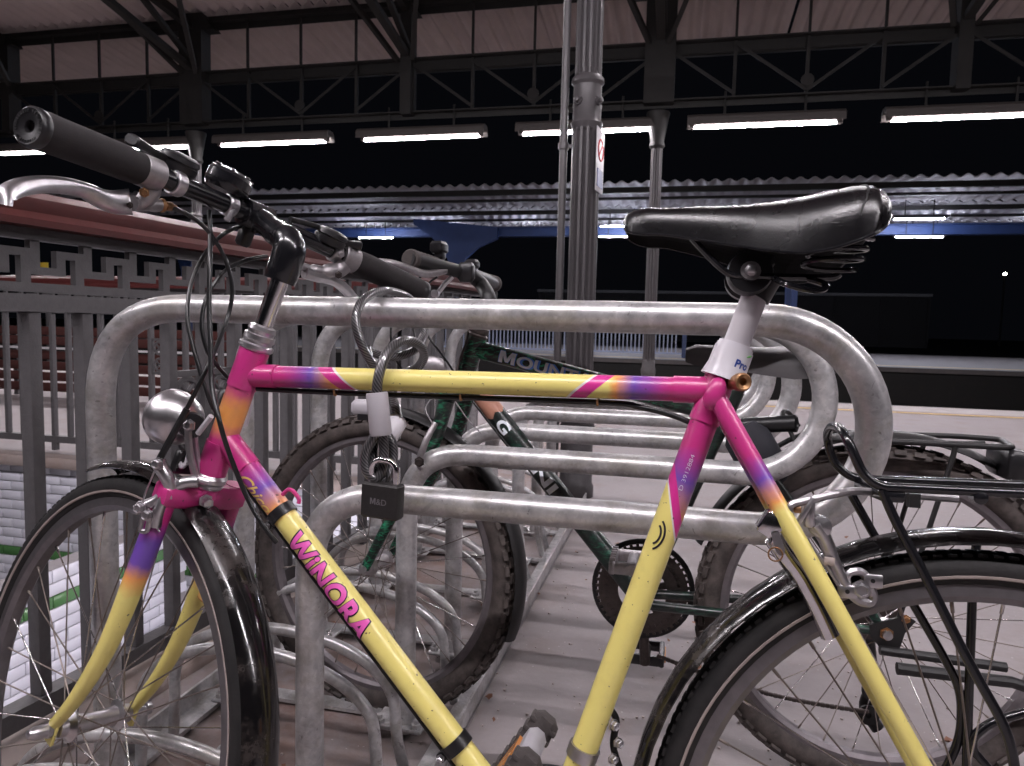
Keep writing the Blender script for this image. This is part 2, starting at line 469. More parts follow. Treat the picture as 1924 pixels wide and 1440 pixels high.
quad_sheet('platform_edge', [[(-60, 8.70), (60, 8.70), (60, 9.30), (-60, 9.30)]], 0.0, M['edge_stone'], .35)
quad_sheet('safety_line', [[(-60, 8.42), (60, 8.42), (60, 8.56), (-60, 8.56)]], .004, M['yellow_line'])
quad_sheet('track_bed', [[(-60, 9.3), (60, 9.3), (60, 19.9), (-60, 19.9)]], -.95, M['ballast'])
quad_sheet('platform_wall', [[(-60, 9.2), (60, 9.2), (60, 9.25), (-60, 9.25)]], -.36, M['dark_wall'], .6)
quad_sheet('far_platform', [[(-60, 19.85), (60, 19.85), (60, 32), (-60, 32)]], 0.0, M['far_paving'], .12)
quad_sheet('far_platform_wall', [[(-60, 20.0), (60, 20.0), (60, 20.1), (-60, 20.1)]], -.125, M['ballast'], .85)
quad_sheet('far_safety_line', [[(-60, 20.5), (60, 20.5), (60, 20.8), (-60, 20.8)]], .004, M['yellow_line'])
quad_sheet('ground', [[(-200, 32), (200, 32), (200, 300), (-200, 300)]], -.8, M['ballast'])
# running rails
for k, y in enumerate((10.6, 12.05, 15.6, 17.05)):
    mb = MB(); mb.box((0, y, -.80), 110, .07, .05); mb.box((0, y, -.87), 110, .02, .12); mb.box((0, y, -.93), 110, .14, .02)
    tag(mb.build('rail', M['steel_dark']), 'dark steel running rail on the track bed beyond the platform edge', 'rail', 'running rails of the tracks')

# stairwell: floor, tiled walls
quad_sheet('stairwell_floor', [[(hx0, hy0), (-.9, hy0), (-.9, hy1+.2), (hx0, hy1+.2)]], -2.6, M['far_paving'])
quad_sheet('stairwell_side', [[(fx(hy0)-.10, hy0), (fx(hy1)-.10, hy1), (fx(hy1)+.1, hy1), (fx(hy0)+.1, hy0)]], -.02, M['grout'], 2.6)
quad_sheet('stairwell_end', [[(hx0, hy0-.2), (-.9, hy0-.2), (-.9, hy0-.01), (hx0, hy0-.01)]], -.02, M['grout'], 2.6)
TW, TH = .150, .060
def tile_mesh(mat, name):
    mb = MB(); mb.box((0, 0, 0), TW-.005, .012, TH-.005, bev=.0025); return mb.mesh(name, mat)
tile_w, tile_g = tile_mesh(M['tile_white'], 'tile_white'), tile_mesh(M['tile_green'], 'tile_green')
def tiled_wall(name, label, o, ex, ez_top, ncol, nrow, green_row, back_n, vis, rest_rows):
    """wall whose top left front corner is o; tiles run along ex, downwards; back_n points into the wall"""
    root = thing(name, label, 'wall', o-EZ*2.4)
    rot = atan2(ex.y, ex.x)
    mb = MB(); L = ncol*TW
    mb.box(o+ex*(L/2)+back_n*.056-EZ*1.2, L, .10, 2.4, ex, back_n, EZ); mb.build('wall_body', M['grout'], root)
    joined = MB(); n = 0
    for r in range(nrow+rest_rows):
        for c in range(-1, ncol):
            x = c*TW+(TW/2 if r % 2 else 0)+TW/2
            if x < TW*.4 or x > L-TW*.4: continue
            p = o+ex*x-EZ*(TH*(r+.5))
            if r < nrow and vis[0] <= x <= vis[1] and n < 298:
                inst(tile_g if r == green_row else tile_w, 'tile', p, root, (0, 0, rot)); n += 1
            else:
                joined.box(p, TW-.005, .012, TH-.005, ex, back_n, EZ)
    j = joined.build('tile_field', M['tile_white'], root); j['kind'] = 'stuff'
    return root
tiled_wall('stair_wall', 'white tiled stairwell wall with a green band, under the long railing', V((-6.0, 3.60, -.075)), EX, 0, 31, 15, 9, EY, (1.45, 4.35), 14)
tiled_wall('stair_parapet', 'low white tiled stair parapet with green band crossing the stairwell', V((-2.72, .2, -.30)), EY, 0, 22, 12, 2, -EX, (1.35, 3.2), 14)
mb = MB(); mb.box((-3.6, 3.575, -.038), 5.0, .16, .066, bev=.012)
tag(mb.build('kerb', M['kerb_stone']), 'pinkish stone coping on top of the tiled stair wall', 'kerb')
mb = MB(); d = (FB-FA).normalized(); nn = V((-d.y, d.x, 0))
mb.box((FA+FB)/2+nn*.02+EZ*.010, .20, (FB-FA).length, .05, -nn, d, EZ, .01)
tag(mb.build('kerb', M['kerb_stone']), 'dirty stone kerb carrying the railing beside the bike rack', 'kerb')

# ------------------------------------------------------------------ railings
def key_unit(wd, h):
    mb = MB(); t = .014
    def b(x0, x1, z0, z1): mb.box(((x0+x1)/2*wd, 0, (z0+z1)/2*h), (x1-x0)*wd, t, (z1-z0)*h)
    b(.0, .17, .20, 1.0); b(.17, .47, .20, .38); b(.47, .64, .20, .80); b(.64, .83, .62, .80); b(.83, 1.0, 0, .80)
    return mb.mesh('meander_unit', M['iron_grey'], 20)
def railing(name, label, A, B, step, rosettes, zt=1.092):
    d = (B-A).normalized(); L = (B-A).length; n = V((-d.y, d.x, 0)); rz = atan2(d.y, d.x)
    root = thing(name, label, 'fence', A)
    def run(nm, prof, mat, z):
        mb = MB(); a = [A+n*x+EZ*(z+y) for x, y in prof]; b = [B+n*x+EZ*(z+y) for x, y in prof]
        mb.rings([a, b]); return mb.build(nm, mat, root, 30)
    cap = [(x, y*.88) for x, y in ((-.050, 0), (-.052, .014), (-.040, .030), (-.046, .044), (-.046, .058), (-.028, .074), (0, .080), (.028, .074), (.046, .058), (.046, .044), (.040, .030), (.052, .014), (.050, 0))]
    run('cap_rail', cap, M['cap_brown'], zt-.0705)
    bar = lambda hw, h: [(-hw, 0), (-hw, h), (hw, h), (hw, 0)]
    run('top_rail', bar(.013, .021), M['iron_grey'], zt-.0925)
    run('frieze_rail', bar(.010, .018), M['iron_grey'], zt-.192)
    run('middle_rail', bar(.018, .033), M['iron_grey'], zt-.229)
    run('bottom_rail', bar(.020, .040), M['iron_grey'], .060)
    N = int(L/step); ku = key_unit(step, .0810)
    mbb = MB(); zb, ztop = .099, zt-.2285
    mbb.box((0, 0, (zb+ztop)/2), .026, .030, ztop-zb, bev=.003); bm_ = mbb.mesh('bar', M['iron_grey'], 30)
    ros = MB()
    for k in range(1): 
        for cz in (.05, -.05):
            ros.tube(arc(V((0, 0, cz)), EX, EZ, .036, 0, 2*pi-.01, 24), .008, 6)
        for a in range(4):
            q = a*pi/2+pi/4
            for cz in (.05, -.05):
                ros.tube([V((0, 0, cz))+V((cos(q)*.006, 0, sin(q)*.006)), V((0, 0, cz))+V((cos(q)*.034, 0, sin(q)*.034))], .006, 6)
        ros.box((0, 0, .10), step-.03, .012, .016); ros.box((0, 0, -.10), step-.03, .012, .016)
    rosm = ros.mesh('rosette', M['iron_grey'], 30)
    for i in range(N+1):
        p = A+d*(i*step)
        inst(bm_, 'bar', p, root, (0, 0, rz))
        if i < N: inst(ku, 'meander_unit', p+EZ*(zt-.1738), root, (0, 0, rz))
        if i in rosettes: inst(rosm, 'rosette', p+d*(step/2)+EZ*.62, root, (0, 0, rz))
    m2 = MB()
    for i in range(0, N+1, 8):
        p = A+d*(i*step); m2 = MB(); m2.box(p+EZ*.045, .03, .03, .07, d, n, EZ); m2.build('foot', M['iron_grey'], root)
    return root
railing('railing', 'dark grey iron railing with brown cap and meander frieze, beside the bike rack', FA, FB, .1165, (8, 9, 17))
railing('railing', 'iron railing along the far side of the stairwell above the white tiles', V((-6.6, 3.66, 0)), V((-1.08, 3.66, 0)), .118, (14, 22, 30))

# ------------------------------------------------------------------ columns
def fluted(o, z0, z1, r, flutes=14):
    R = []; ph = (-.5, -.36, -.24, -.18, .18, .24, .36); seg = flutes*len(ph)
    for z in (z0, z0+.03, z1-.03, z1):
        ring = []
        for j in range(seg):
            fl_, pj = divmod(j, len(ph)); q = 2*pi*(fl_+ph[pj])/flutes; a_ = abs(ph[pj])
            rr = r if z in (z0, z1) or a_ < .2 else r*(.86 if a_ < .3 else (.77 if a_ < .4 else .74))
            ring.append(o+EX*(rr*cos(q))+EY*(rr*sin(q))+EZ*z)
        R.append(ring)
    return R
def column(loc, r, label, collar_z, ztop, head, light=True):
    mat = M['iron_light']; o = V(loc)
    c = thing('column', label, 'column', o, 'canopy columns')
    mb = MB(); mb.lathe(o, EZ, [(0, r*1.30), (.05, r*1.30), (.07, r*1.18), (.30, r*1.16), (.32, r*1.26), (.36, r*1.26), (.40, r*1.10), (.47, r*1.04)], 24)
    mb.build('plinth', M['iron_grey'], c)
    mb = MB(); mb.rings(fluted(o, .47, collar_z, r)); mb.build('shaft', mat, c, 25)
    mb = MB(); mb.lathe(o, EZ, [(collar_z-.02, r*.95), (collar_z, r*1.08), (collar_z+.012, r*1.12), (collar_z+.03, r*.98), (collar_z+.19, r*.98), (collar_z+.205, r*1.14), (collar_z+.225, r*1.10), (collar_z+.24, r*.9)], 28)
    col = mb.build('collar', mat, c)
    for q in (-2.1, -.6, .9, 2.5):
        dd = V((cos(q), sin(q), 0)); mb = MB(); p = o+EZ*(collar_z+.11)+dd*(r*.94)
        mb.lathe(p, dd, [(0, .022), (.012, .022), (.012, .013), (.026, .013), (.03, .006)], 10); mb.build('bolt', mat, col)
    mb = MB(); mb.rings(fluted(o, collar_z+.24, ztop, r*.93)); mb.build('shaft', mat, c, 25)
    if head:
        mb = MB(); mb.lathe(o, EZ, [(ztop-.03, r*.95), (ztop, r*1.3), (ztop+.05, r*1.1), (ztop+.22, r*1.5), (ztop+.36, r*1.9), (ztop+.38, r*1.9)], 20); mb.build('capital', M['girder'], c)
    return c
ccol = V((-.478, 3.56, 0))
c1 = column(ccol, .070, 'fluted grey column with a small sign, standing behind the bike rack', 1.83, 5.30, False)
mb = MB(); s0 = V((ccol.x+.072, ccol.y-.020, 1.66)); sn = V((.993, -.115, 0)).normalized(); st = V((-sn.y, sn.x, 0))
mb.box(s0, .004, .155, .30, sn, st, EZ, .0015); sg = mb.build('sign', M['sign_white'], c1, label='small white notice with red ring')
mb = MB(); mb.tube(arc(s0+sn*.004+EZ*.05, st, EZ, .05, 0, 2*pi-.02, 28), .004, 6); mb.tube([s0+sn*.004+EZ*.05-st*.035-EZ*.035, s0+sn*.004+EZ*.05+st*.035+EZ*.035], .004, 6); mb.build('red_ring', M['sign_red'], sg)
mb = MB(); mb.box(s0+sn*.0035-EZ*.085, .003, .115, .085, sn, st, EZ); mb.build('text_block', M['sign_blue'], sg)
mb = MB(); mb.cyl(V((ccol.x-.108, ccol.y-.02, 0)), V((ccol.x-.108, ccol.y-.02, 5.3)), .019, 14)
dp = thing('downpipe', 'thin dark rain pipe running up beside the fluted column', 'pipe', (ccol.x-.108, ccol.y-.02, 0))
mb.build('pipe', M['iron_light'], dp)
for z in (.95, 1.72, 2.6):
    mb = MB(); mb.lathe((ccol.x-.108, ccol.y-.02, z), EZ, [(0, .020), (0, .026), (.03, .026), (.03, .020)], 14); mb.box((ccol.x-.06, ccol.y-.02, z+.015), .07, .012, .016); mb.build('clip', M['iron_light'], dp)

GY = 8.6; CXS = [-9.45, -6.43, -3.40, -.33, 2.78, 5.85]
for k, x in enumerate(CXS):
    if k % 2 == 1:
        column((x, GY, 0), .070, ['', 'fluted column under the canopy girder, behind the brake lever and bell', '', 'slim fluted column below the canopy girder, behind the saddle nose', '', 'fluted column at the right end of the lit lamp row'][k], 2.02 if k != 3 else 1.93, 2.95, True)

# ------------------------------------------------------------------ canopy over the platform
can = thing('platform_canopy', 'dark riveted girder canopy with corrugated sheets over the platform', 'canopy', (-3, GY, 3.4))
ZR = 4.86; SL = .105
def roofz(y): return ZR+(GY-y)*SL
def corr(x0, x1, y0, y1, z0, z1, pitch, amp, mat, name, parent, th=.008):
    n = max(2, int((x1-x0)/pitch*8)); top = []; mb = MB()
    a = []; b = []
    for i in range(n+1):
        x = x0+(x1-x0)*i/n; s = amp*sin(2*pi*x/pitch)
        a.append(V((x, y0, z0+s))); b.append(V((x, y1, z1+s)))
    vs = a+b+[p+EZ*th for p in a]+[p+EZ*th for p in b]; m = n+1; fs = []
    for i in range(n):
        fs += [[i, i+1, m+i+1, m+i], [2*m+i, 3*m+i, 3*m+i+1, 2*m+i+1], [i, 2*m+i, 2*m+i+1, i+1], [m+i, m+i+1, 3*m+i+1, 3*m+i]]
    mb.add(vs, fs); return mb.build(name, mat, parent, 50)
ys = [GY+1.75, GY+.05, GY-1.25, GY-2.5, GY-3.75, GY-5.0, GY-6.25, GY-7.5, GY-8.75, GY-10.0]
for i in range(len(ys)-1):
    for k in range(len(CXS)):
        xa = CXS[k]-1.53-(3 if k == 0 else 0); xb = CXS[k]+1.53+(4 if k == len(CXS)-1 else 0)
        corr(xa, xb, ys[i], ys[i+1]-.08, roofz(ys[i])+.03*(i % 2), roofz(ys[i+1]-.08)+.03*(i % 2), .178, .038, M['roof_sheet'], 'roof_sheet', can)
for y in ys:
    mb = MB(); z = roofz(y)-.075; mb.box((-1.8, y, z), 23, .06, .09); mb.build('purlin', M['girder'], can)
def angle_bar(mb, a, b, s=.06, t=.012):
    d = (b-a).normalized(); n1 = perp(d); n2 = d.cross(n1); c = (a+b)/2; L = (b-a).length
    mb.box(c, L, s, t, d, n1, n2); mb.box(c+n2*(s/2)-n1*(s/2), L, t, s, d, n1, n2)
def chord(z, h, nm):
    mb = MB(); mb.box((-1.8, GY, z), 23, .10, .016); mb.box((-1.8, GY+.05, z-h/2), 23, .014, h); return mb.build(nm, M['girder'], can)
chord(4.74, .09, 'chord'); chord(4.10, .12, 'chord'); chord(3.46, .07, 'chord')
bay = 3.06/4
for k in range(28):
    x = CXS[0]-3.06+k*bay
    if k % 4:
        mb = MB(); mb.box((x, GY-.02, 4.42), .028, .028, .60); mb.build('hanger', M['girder'], can)
    mb = MB(); mb.box((x, GY, 3.78), .035, .04, .60); mb.build('strut', M['girder'], can)
    up = (k % 4) in (0, 1)
    a = V((x, GY-.035, 4.04 if up else 3.50)); b = V((x+bay, GY-.035, 3.50 if up else 4.04))
    mb = MB(); mb.box((a+b)/2, (b-a).length, .012, .034, (b-a).normalized(), EY, (b-a).normalized().cross(EY)); mb.build('diagonal', M['girder'], can)
    if k % 4 == 2:
        mb = MB(); mb.lathe((x, GY-.06, 3.60), EY, [(0, .07), (.02, .07)], 12); mb.build('gusset', M['girder'], can)
for k, x in enumerate(CXS):
    big = k % 2 == 1
    mb = MB(); mb.box((x, GY, 4.05), .34 if big else .14, .20, 1.26); 
    mb.prism([(-.34, 0), (.34, 0), (.17, .22), (-.17, .22)] if big else [(-.15, 0), (.15, 0), (.07, .12), (-.07, .12)], V((x, GY-.09, 4.62)), EX, EZ, EY, .18)
    mb.build('post_head', M['girder'], can)
    # principal rafter and tie running back over the platform
    for dz, yy, nm in ((-.17, -1.2, 'rafter'), (-.62, 2.2, 'tie_bar')):
        a = V((x, GY-.10, roofz(GY)+dz-(.10 if nm == 'tie_bar' else 0))); b = V((x, yy, roofz(yy)+dz+(.42 if nm == 'tie_bar' else 0)))
        mb = MB(); dd = (b-a).normalized(); mb.box((a+b)/2, .09, (b-a).length, .07 if nm == 'tie_bar' else .11, EX, dd, dd.cross(EX)*-1); mb.build(nm, M['girder'], can)
    for y0_, y1_ in ((GY-.1, GY-1.3), (GY-2.6, GY-1.3), (GY-2.6, GY-3.8)):
        a = V((x+.06, y0_, 4.20+(GY-y0_)*.16)); b = V((x+.06, y1_, roofz(y1_)-.2))
        mb = MB(); angle_bar(mb, a, b, .055); mb.build('web', M['girder'], can)
    for sgn in (-1, 1):
        a = V((x+.1*sgn, GY-.08, 4.08)); b = V((x+.62*sgn, GY-1.2, roofz(GY-1.2)-.1))
        mb = MB(); angle_bar(mb, a, b, .05); mb.build('knee_brace', M['girder'], can)

# ------------------------------------------------------------------ fluorescent lamps
def lamp(x0, y, z, L, label, group, big=True, hang=.26, mat='tube_light'):
    c = V((x0+L/2, y, z)); root = thing('lamp', label, 'lamp', c, group)
    w = .20 if big else .05; hh = .13 if big else .05
    mb = MB(); prof = [(-w/2, .01), (-w*.46, hh*.75), (-w*.28, hh), (w*.28, hh), (w*.46, hh*.75), (w/2, .01), (w*.44, .02), (w*.2, hh*.5), (-w*.2, hh*.5), (-w*.44, .02)]
    a = [c+EX*(-L/2-.07)+EY*p+EZ*q for p, q in prof]; b = [c+EX*(L/2+.07)+EY*p+EZ*q for p, q in prof]
    mb.rings([a, b]); mb.build('housing', M['lamp_housing'], root, 30)
    for s in (-1, 1):
        mb = MB(); mb.box(c+EX*(s*(L/2+.01))+EZ*(hh*.22), .05, .05, hh*.5); mb.build('socket', M['lamp_housing'], root)
        if hang:
            mb = MB(); mb.cyl(c+EX*(s*L*.28)+EZ*hh, c+EX*(s*L*.28)+EZ*(hh+hang), .014, 8); mb.build('hanger', M['girder'], root)
    mb = MB(); mb.cyl(c+EX*(-L/2+.01), c+EX*(L/2-.01), .0145, 8); mb.build('tube', M[mat], root)
    return root
for k in range(9):
    x0 = .07-6*2.04+k*2.04+(.02*((k*7) % 3))
    names = {0: 'lit fluorescent lamp at the far left end of the canopy girder row', 1: 'lit fluorescent lamp hanging far left behind the foam grip', 2: 'lit fluorescent lamp showing above the shift lever, below the girder',
             3: 'lit fluorescent lamp hanging above the black bell of the yellow bicycle', 4: 'lit fluorescent lamp above the stem, second from the slim column on the left side',
             5: 'lit fluorescent lamp partly behind the fluted column with the sign', 6: 'lit fluorescent lamp hanging above the black saddle', 7: 'lit fluorescent lamp hanging right of the one above the saddle', 8: 'lit fluorescent lamp at the right end of the canopy girder row'}
    lamp(x0, GY, 3.145, 1.53, names[k], 'lamps along the canopy girder')
for k in range(2):
    lamp(-2.06, .75+k*1.6, -.55, .02, '', '') if False else None
for k, y in enumerate((.6, 2.3)):   # unseen wall lamps, assumed, added to brighten the stair tiles
    xw = fx(y)-.20; c = V((xw, y+.65, -.42)); root = thing('lamp', ['tube lamp on the stairwell side wall under the railing, nearer the bottom step', 'tube lamp on the stairwell side wall under the railing, by the tiled corner'][k], 'lamp', c, 'stairwell wall lamps')
    mb = MB(); mb.box(c+EX*.06, .05, 1.3, .09, bev=.008); mb.build('housing', M['lamp_housing'], root)
    mb = MB(); mb.cyl(c-EY*.6, c+EY*.6, .013, 8); mb.build('tube', M['tube_stair'], root)
# unseen lamps assumed over the near side of the platform and over the stairs
for k in range(5):
    lamp(-5.2+k*2.04, -.42, 3.15, 1.53, 'fluorescent lamp hanging from the canopy over the bike rack', 'lamps over the bike rack', hang=2.40)
for k in range(4):
    lamp(-6.3+k*3.06, 4.2, 3.30, 1.53, 'fluorescent lamp hanging from the canopy over the middle of the platform', 'lamps over the platform middle', hang=1.75, mat='tube_mid')

# ------------------------------------------------------------------ far platform: blue canopy, fence, wagon, street lamp
fc = thing('far_canopy', 'corrugated canopy on blue steel frames across the tracks', 'canopy', (-2, 24, 0))
for i, (ya, yb) in enumerate(((20.4, 24.2), (24.35, 28.2), (28.35, 32))):
    for x0 in range(-22, 16, 6):
        corr(x0, x0+6, ya, yb, 4.86, 4.86, .36, .042, M['roof_far'], 'roof_sheet', fc, .02)
for y, h, mat in ((20.55, .16, 'girder'), (22.1, .08, 'girder'), (24.3, .14, 'girder'), (26.2, .08, 'girder'), (28.3, .12, 'girder')):
    mb = MB(); mb.box((-3, y, 4.76-h/2), 38, .1, h); mb.build('purlin', M[mat], fc)
mb = MB(); mb.box((-3, 25.8, 4.22), 38, .16, .27); mb.box((-3, 25.7, 4.37), 38, .34, .03); mb.box((-3, 25.7, 4.07), 38, .34, .03); mb.build('beam', M['blue_steel'], fc)
for x in (-19.4, -8.0, 3.6, 14.9):
    prof = [(-.16, 0), (.16, 0), (.18, 2.7), (.32, 3.2), (.8, 3.62), (1.5, 3.92), (1.5, 4.34), (-1.7, 4.66), (-1.7, 4.46), (-1.1, 4.1), (-.75, 3.75), (-.36, 3.2), (-.2, 2.7)]
    mb = MB(); mb.prism(prof, V((x, 25.2, 0)), EX, EZ, EY, .18); mb.build('frame', M['blue_steel'], fc)
    mb = MB(); mb.box((x, 25.29, 1.5), .06, .4, 3.0); mb.build('flange', M['blue_steel'], fc)
for k, (x, y, z) in enumerate(((-2.55, 23, 4.03), (-2.75, 24.6, 3.90), (5.95, 23, 4.17), (6.45, 24.6, 3.85), (-11.6, 24.6, 3.9))):  # last lamp unseen, added to help light the far roof
    lamp(x, y, z, 1.35, ['lit tube lamp of the far canopy, upper one behind the saddle nose', 'lit tube lamp of the far canopy, lower one behind the saddle nose', 'lit tube lamp of the far canopy, upper one right of the saddle', 'lit tube lamp of the far canopy, lower one right of the saddle', 'tube lamp of the far canopy, hidden behind the railing end'][k], 'lamps of the far canopy', False, .5, 'tube_far')
for k in range(8):  # unseen tubes, added to light the far roof sheets
    lamp(-13.1+k*3.4, 27.0, 4.42, 1.35, 'tube lamp of the far canopy behind the blue beam', 'lamps behind the blue beam', False, .3, 'tube_far')
ff = thing('far_fence', 'pale blue bar fence on the platform across the tracks', 'fence', (-3, 21.5, 0))
for i in range(70):
    x = -8.2+i*.118
    if i == 0:
        mb = MB(); mb.box((x, 21.5, .44), .035, .03, .62); f0_ = mb.build('bar', M['blue_white'], ff)
    else: dup(f0_, (i*.118, 0, 0))
for z in (.12, .76):
    mb = MB(); mb.box((-4.1, 21.46, z), 8.5, .03, .05); mb.build('rail', M['blue_white'], ff)
mb = MB(); mb.box((.18, 21.46, .48), .12, .12, .96); mb.build('post', M['blue_steel'], ff)
wg = thing('freight_wagon', 'dark flat sided freight wagon standing in the gloom beyond the far platform', 'wagon', (3, 34.5, 0))
mb = MB(); mb.box((1.9, 35, 1.4), 17.0, 2.4, 2.3); mb.build('body', M['soot'], wg)
mb = MB(); mb.box((1.9, 33.76, 2.50), 17.1, .10, .12); mb.build('top_edge', M['dark_wall'], wg)
for k in range(10):
    mb = MB(); mb.box((-6.3+k*1.85, 33.77, 1.4), .10, .06, 2.0); mb.build('stanchion', M['soot'], wg)
sl = thing('street_lamp', 'tiny distant street lamp glowing beyond the tracks', 'lamp', oy(1888, 515, 60)-EZ*5.3)
q = oy(1888, 515, 60); mb = MB(); mb.cyl(q-EZ*5.3, q-EZ*.1, .07, 8); mb.build('pole', M['dark_wall'], sl)
mb = MB(); mb.sphere(q, .11, 10); mb.build('globe', M['street_light'], sl)

# slatted bench beyond the stairwell, yellow board
bn = thing('bench', 'dark red slatted wooden bench seen through the railings', 'bench', (-5.2, 6.1, 0))
for k, z in enumerate((.10, .21, .32, .43, .58, .68)):
    mb = MB(); mb.box((-5.55, 6.1+.02*(k > 3), z), 2.9, .03, .088, bev=.006); mb.build('slat', M['red_wood'], bn)
mb = MB(); mb.box((-5.55, 6.07, .505), 2.94, .02, .022); mb.build('strip', M['sign_white'], bn)
for x in (-6.8, -5.55, -4.25):
    mb = MB(); mb.box((x, 6.16, .36), .05, .05, .72); mb.build('leg', M['iron_grey'], bn)
yb = oy(83, 505, 14.0); mb = MB(); mb.box(yb, .22, .03, .28, bev=.004)
tag(mb.build('warning_board', M['yellow_sign']), 'small yellow warning board glimpsed through the meander frieze', 'sign')
mb = MB(); mb.cyl(V((yb.x, 14.04, -.95)), V((yb.x, 14.04, yb.z)), .03, 8)
tag(mb.build('board_post', M['iron_grey']), 'grey post standing in the track bed under the yellow board', 'post')

# ================================================================== BIKE RACK
HY0, HST, NH = .97, .36, 7
rack = thing('bike_rack', 'galvanised steel bike rack of bent tube hoops bolted to floor rails', 'bike rack', (-.5, 1.9, 0))
XL, XI, XR, ZT, ZL, RT = -.902, -.529, .114, .873, .600, .0215
def hoop_mesh(seedv):
    pts = [V((XL, 0, .012)), V((XL, 0, .3)), V((XL, 0, ZT)), V((XR, 0, ZT))]
    p = fillet(pts, [0, 0, .16, 0], 12)
    p = [V((XL, 0, .012)), V((XL, 0, .4))]+p[3:-1] if False else p
    ctr = V((XR, 0, (ZT+ZL)/2)); rr = (ZT-ZL)/2
    p += arc(ctr, EX, EZ, rr, pi/2, -pi/2, 26)[1:]
    q = fillet([V((XR, 0, ZL)), V((XI, 0, ZL)), V((XI, 0, .012))], .13, 12)
    p += q[1:]
    mb = MB(); mb.tube(p, RT, 28, ref=V((0, -1, 0))); return mb.mesh('hoop', M['galv'])
hm = hoop_mesh(0)
def foot_mesh():
    mb = MB(); mb.box((0, 0, .012), .11, .075, .008, bev=.003)
    for sx in (-.04, .04): mb.lathe((sx, -.022, .016), EZ, [(0, .011), (.008, .011), (.008, .006), (.016, .006)], 6)
    mb.lathe((0, 0, .016), EZ, [(0, .026), (.03, .0235), (.03, .0216)], 20, False)
    return mb.mesh('foot_clamp', M['galv'])
fm = foot_mesh()
for k in range(NH):
    y = HY0+HST*k+(0, .012, -.008, .01, -.01, .006, 0)[k]
    inst(hm, 'hoop', (0.006*((k*5) % 3-1), y, 0), rack)
    inst(fm, 'foot_clamp', (XL, y, .018), rack); inst(fm, 'foot_clamp', (XI, y, .018), rack)
for x in (-.425, -.975):
    mb = MB(); mb.box((x, 2.02, .012), .05, 2.75, .010); mb.box((x+(.022 if x > -.5 else -.022), 2.02, .034), .006, 2.75, .044); mb.build('floor_rail', M['galv'], rack)
for k in range(NH):
    y = HY0+HST*k+.02; mb = MB(); mb.box((-.70, y+.05, .010), .52, .04, .008); mb.build('cross_bar', M['galv'], rack)
def arch_mesh():
    P = [V((-.955, 0, .012)), V((-.95, 0, .10))]
    for i in range(15):
        a = pi-pi*i/14; P.append(V((-.715+.235*cos(a), 0, .13+.125*sin(a)**.9 if sin(a) > 0 else .13)))
    P += [V((-.475, 0, .08)), V((-.455, 0, .012))]
    mb = MB(); mb.tube(spline(P, 3), .0105, 12); return mb.mesh('wheel_loop', M['galv'])
am = arch_mesh()
for k in range(-1, NH-1):
    for dy in (.125, .215):
        inst(am, 'wheel_loop', (0, HY0+HST*k+dy+.015*(k % 2), 0), rack, scale=(1, 1, 1.0 if k % 2 else 1.06))

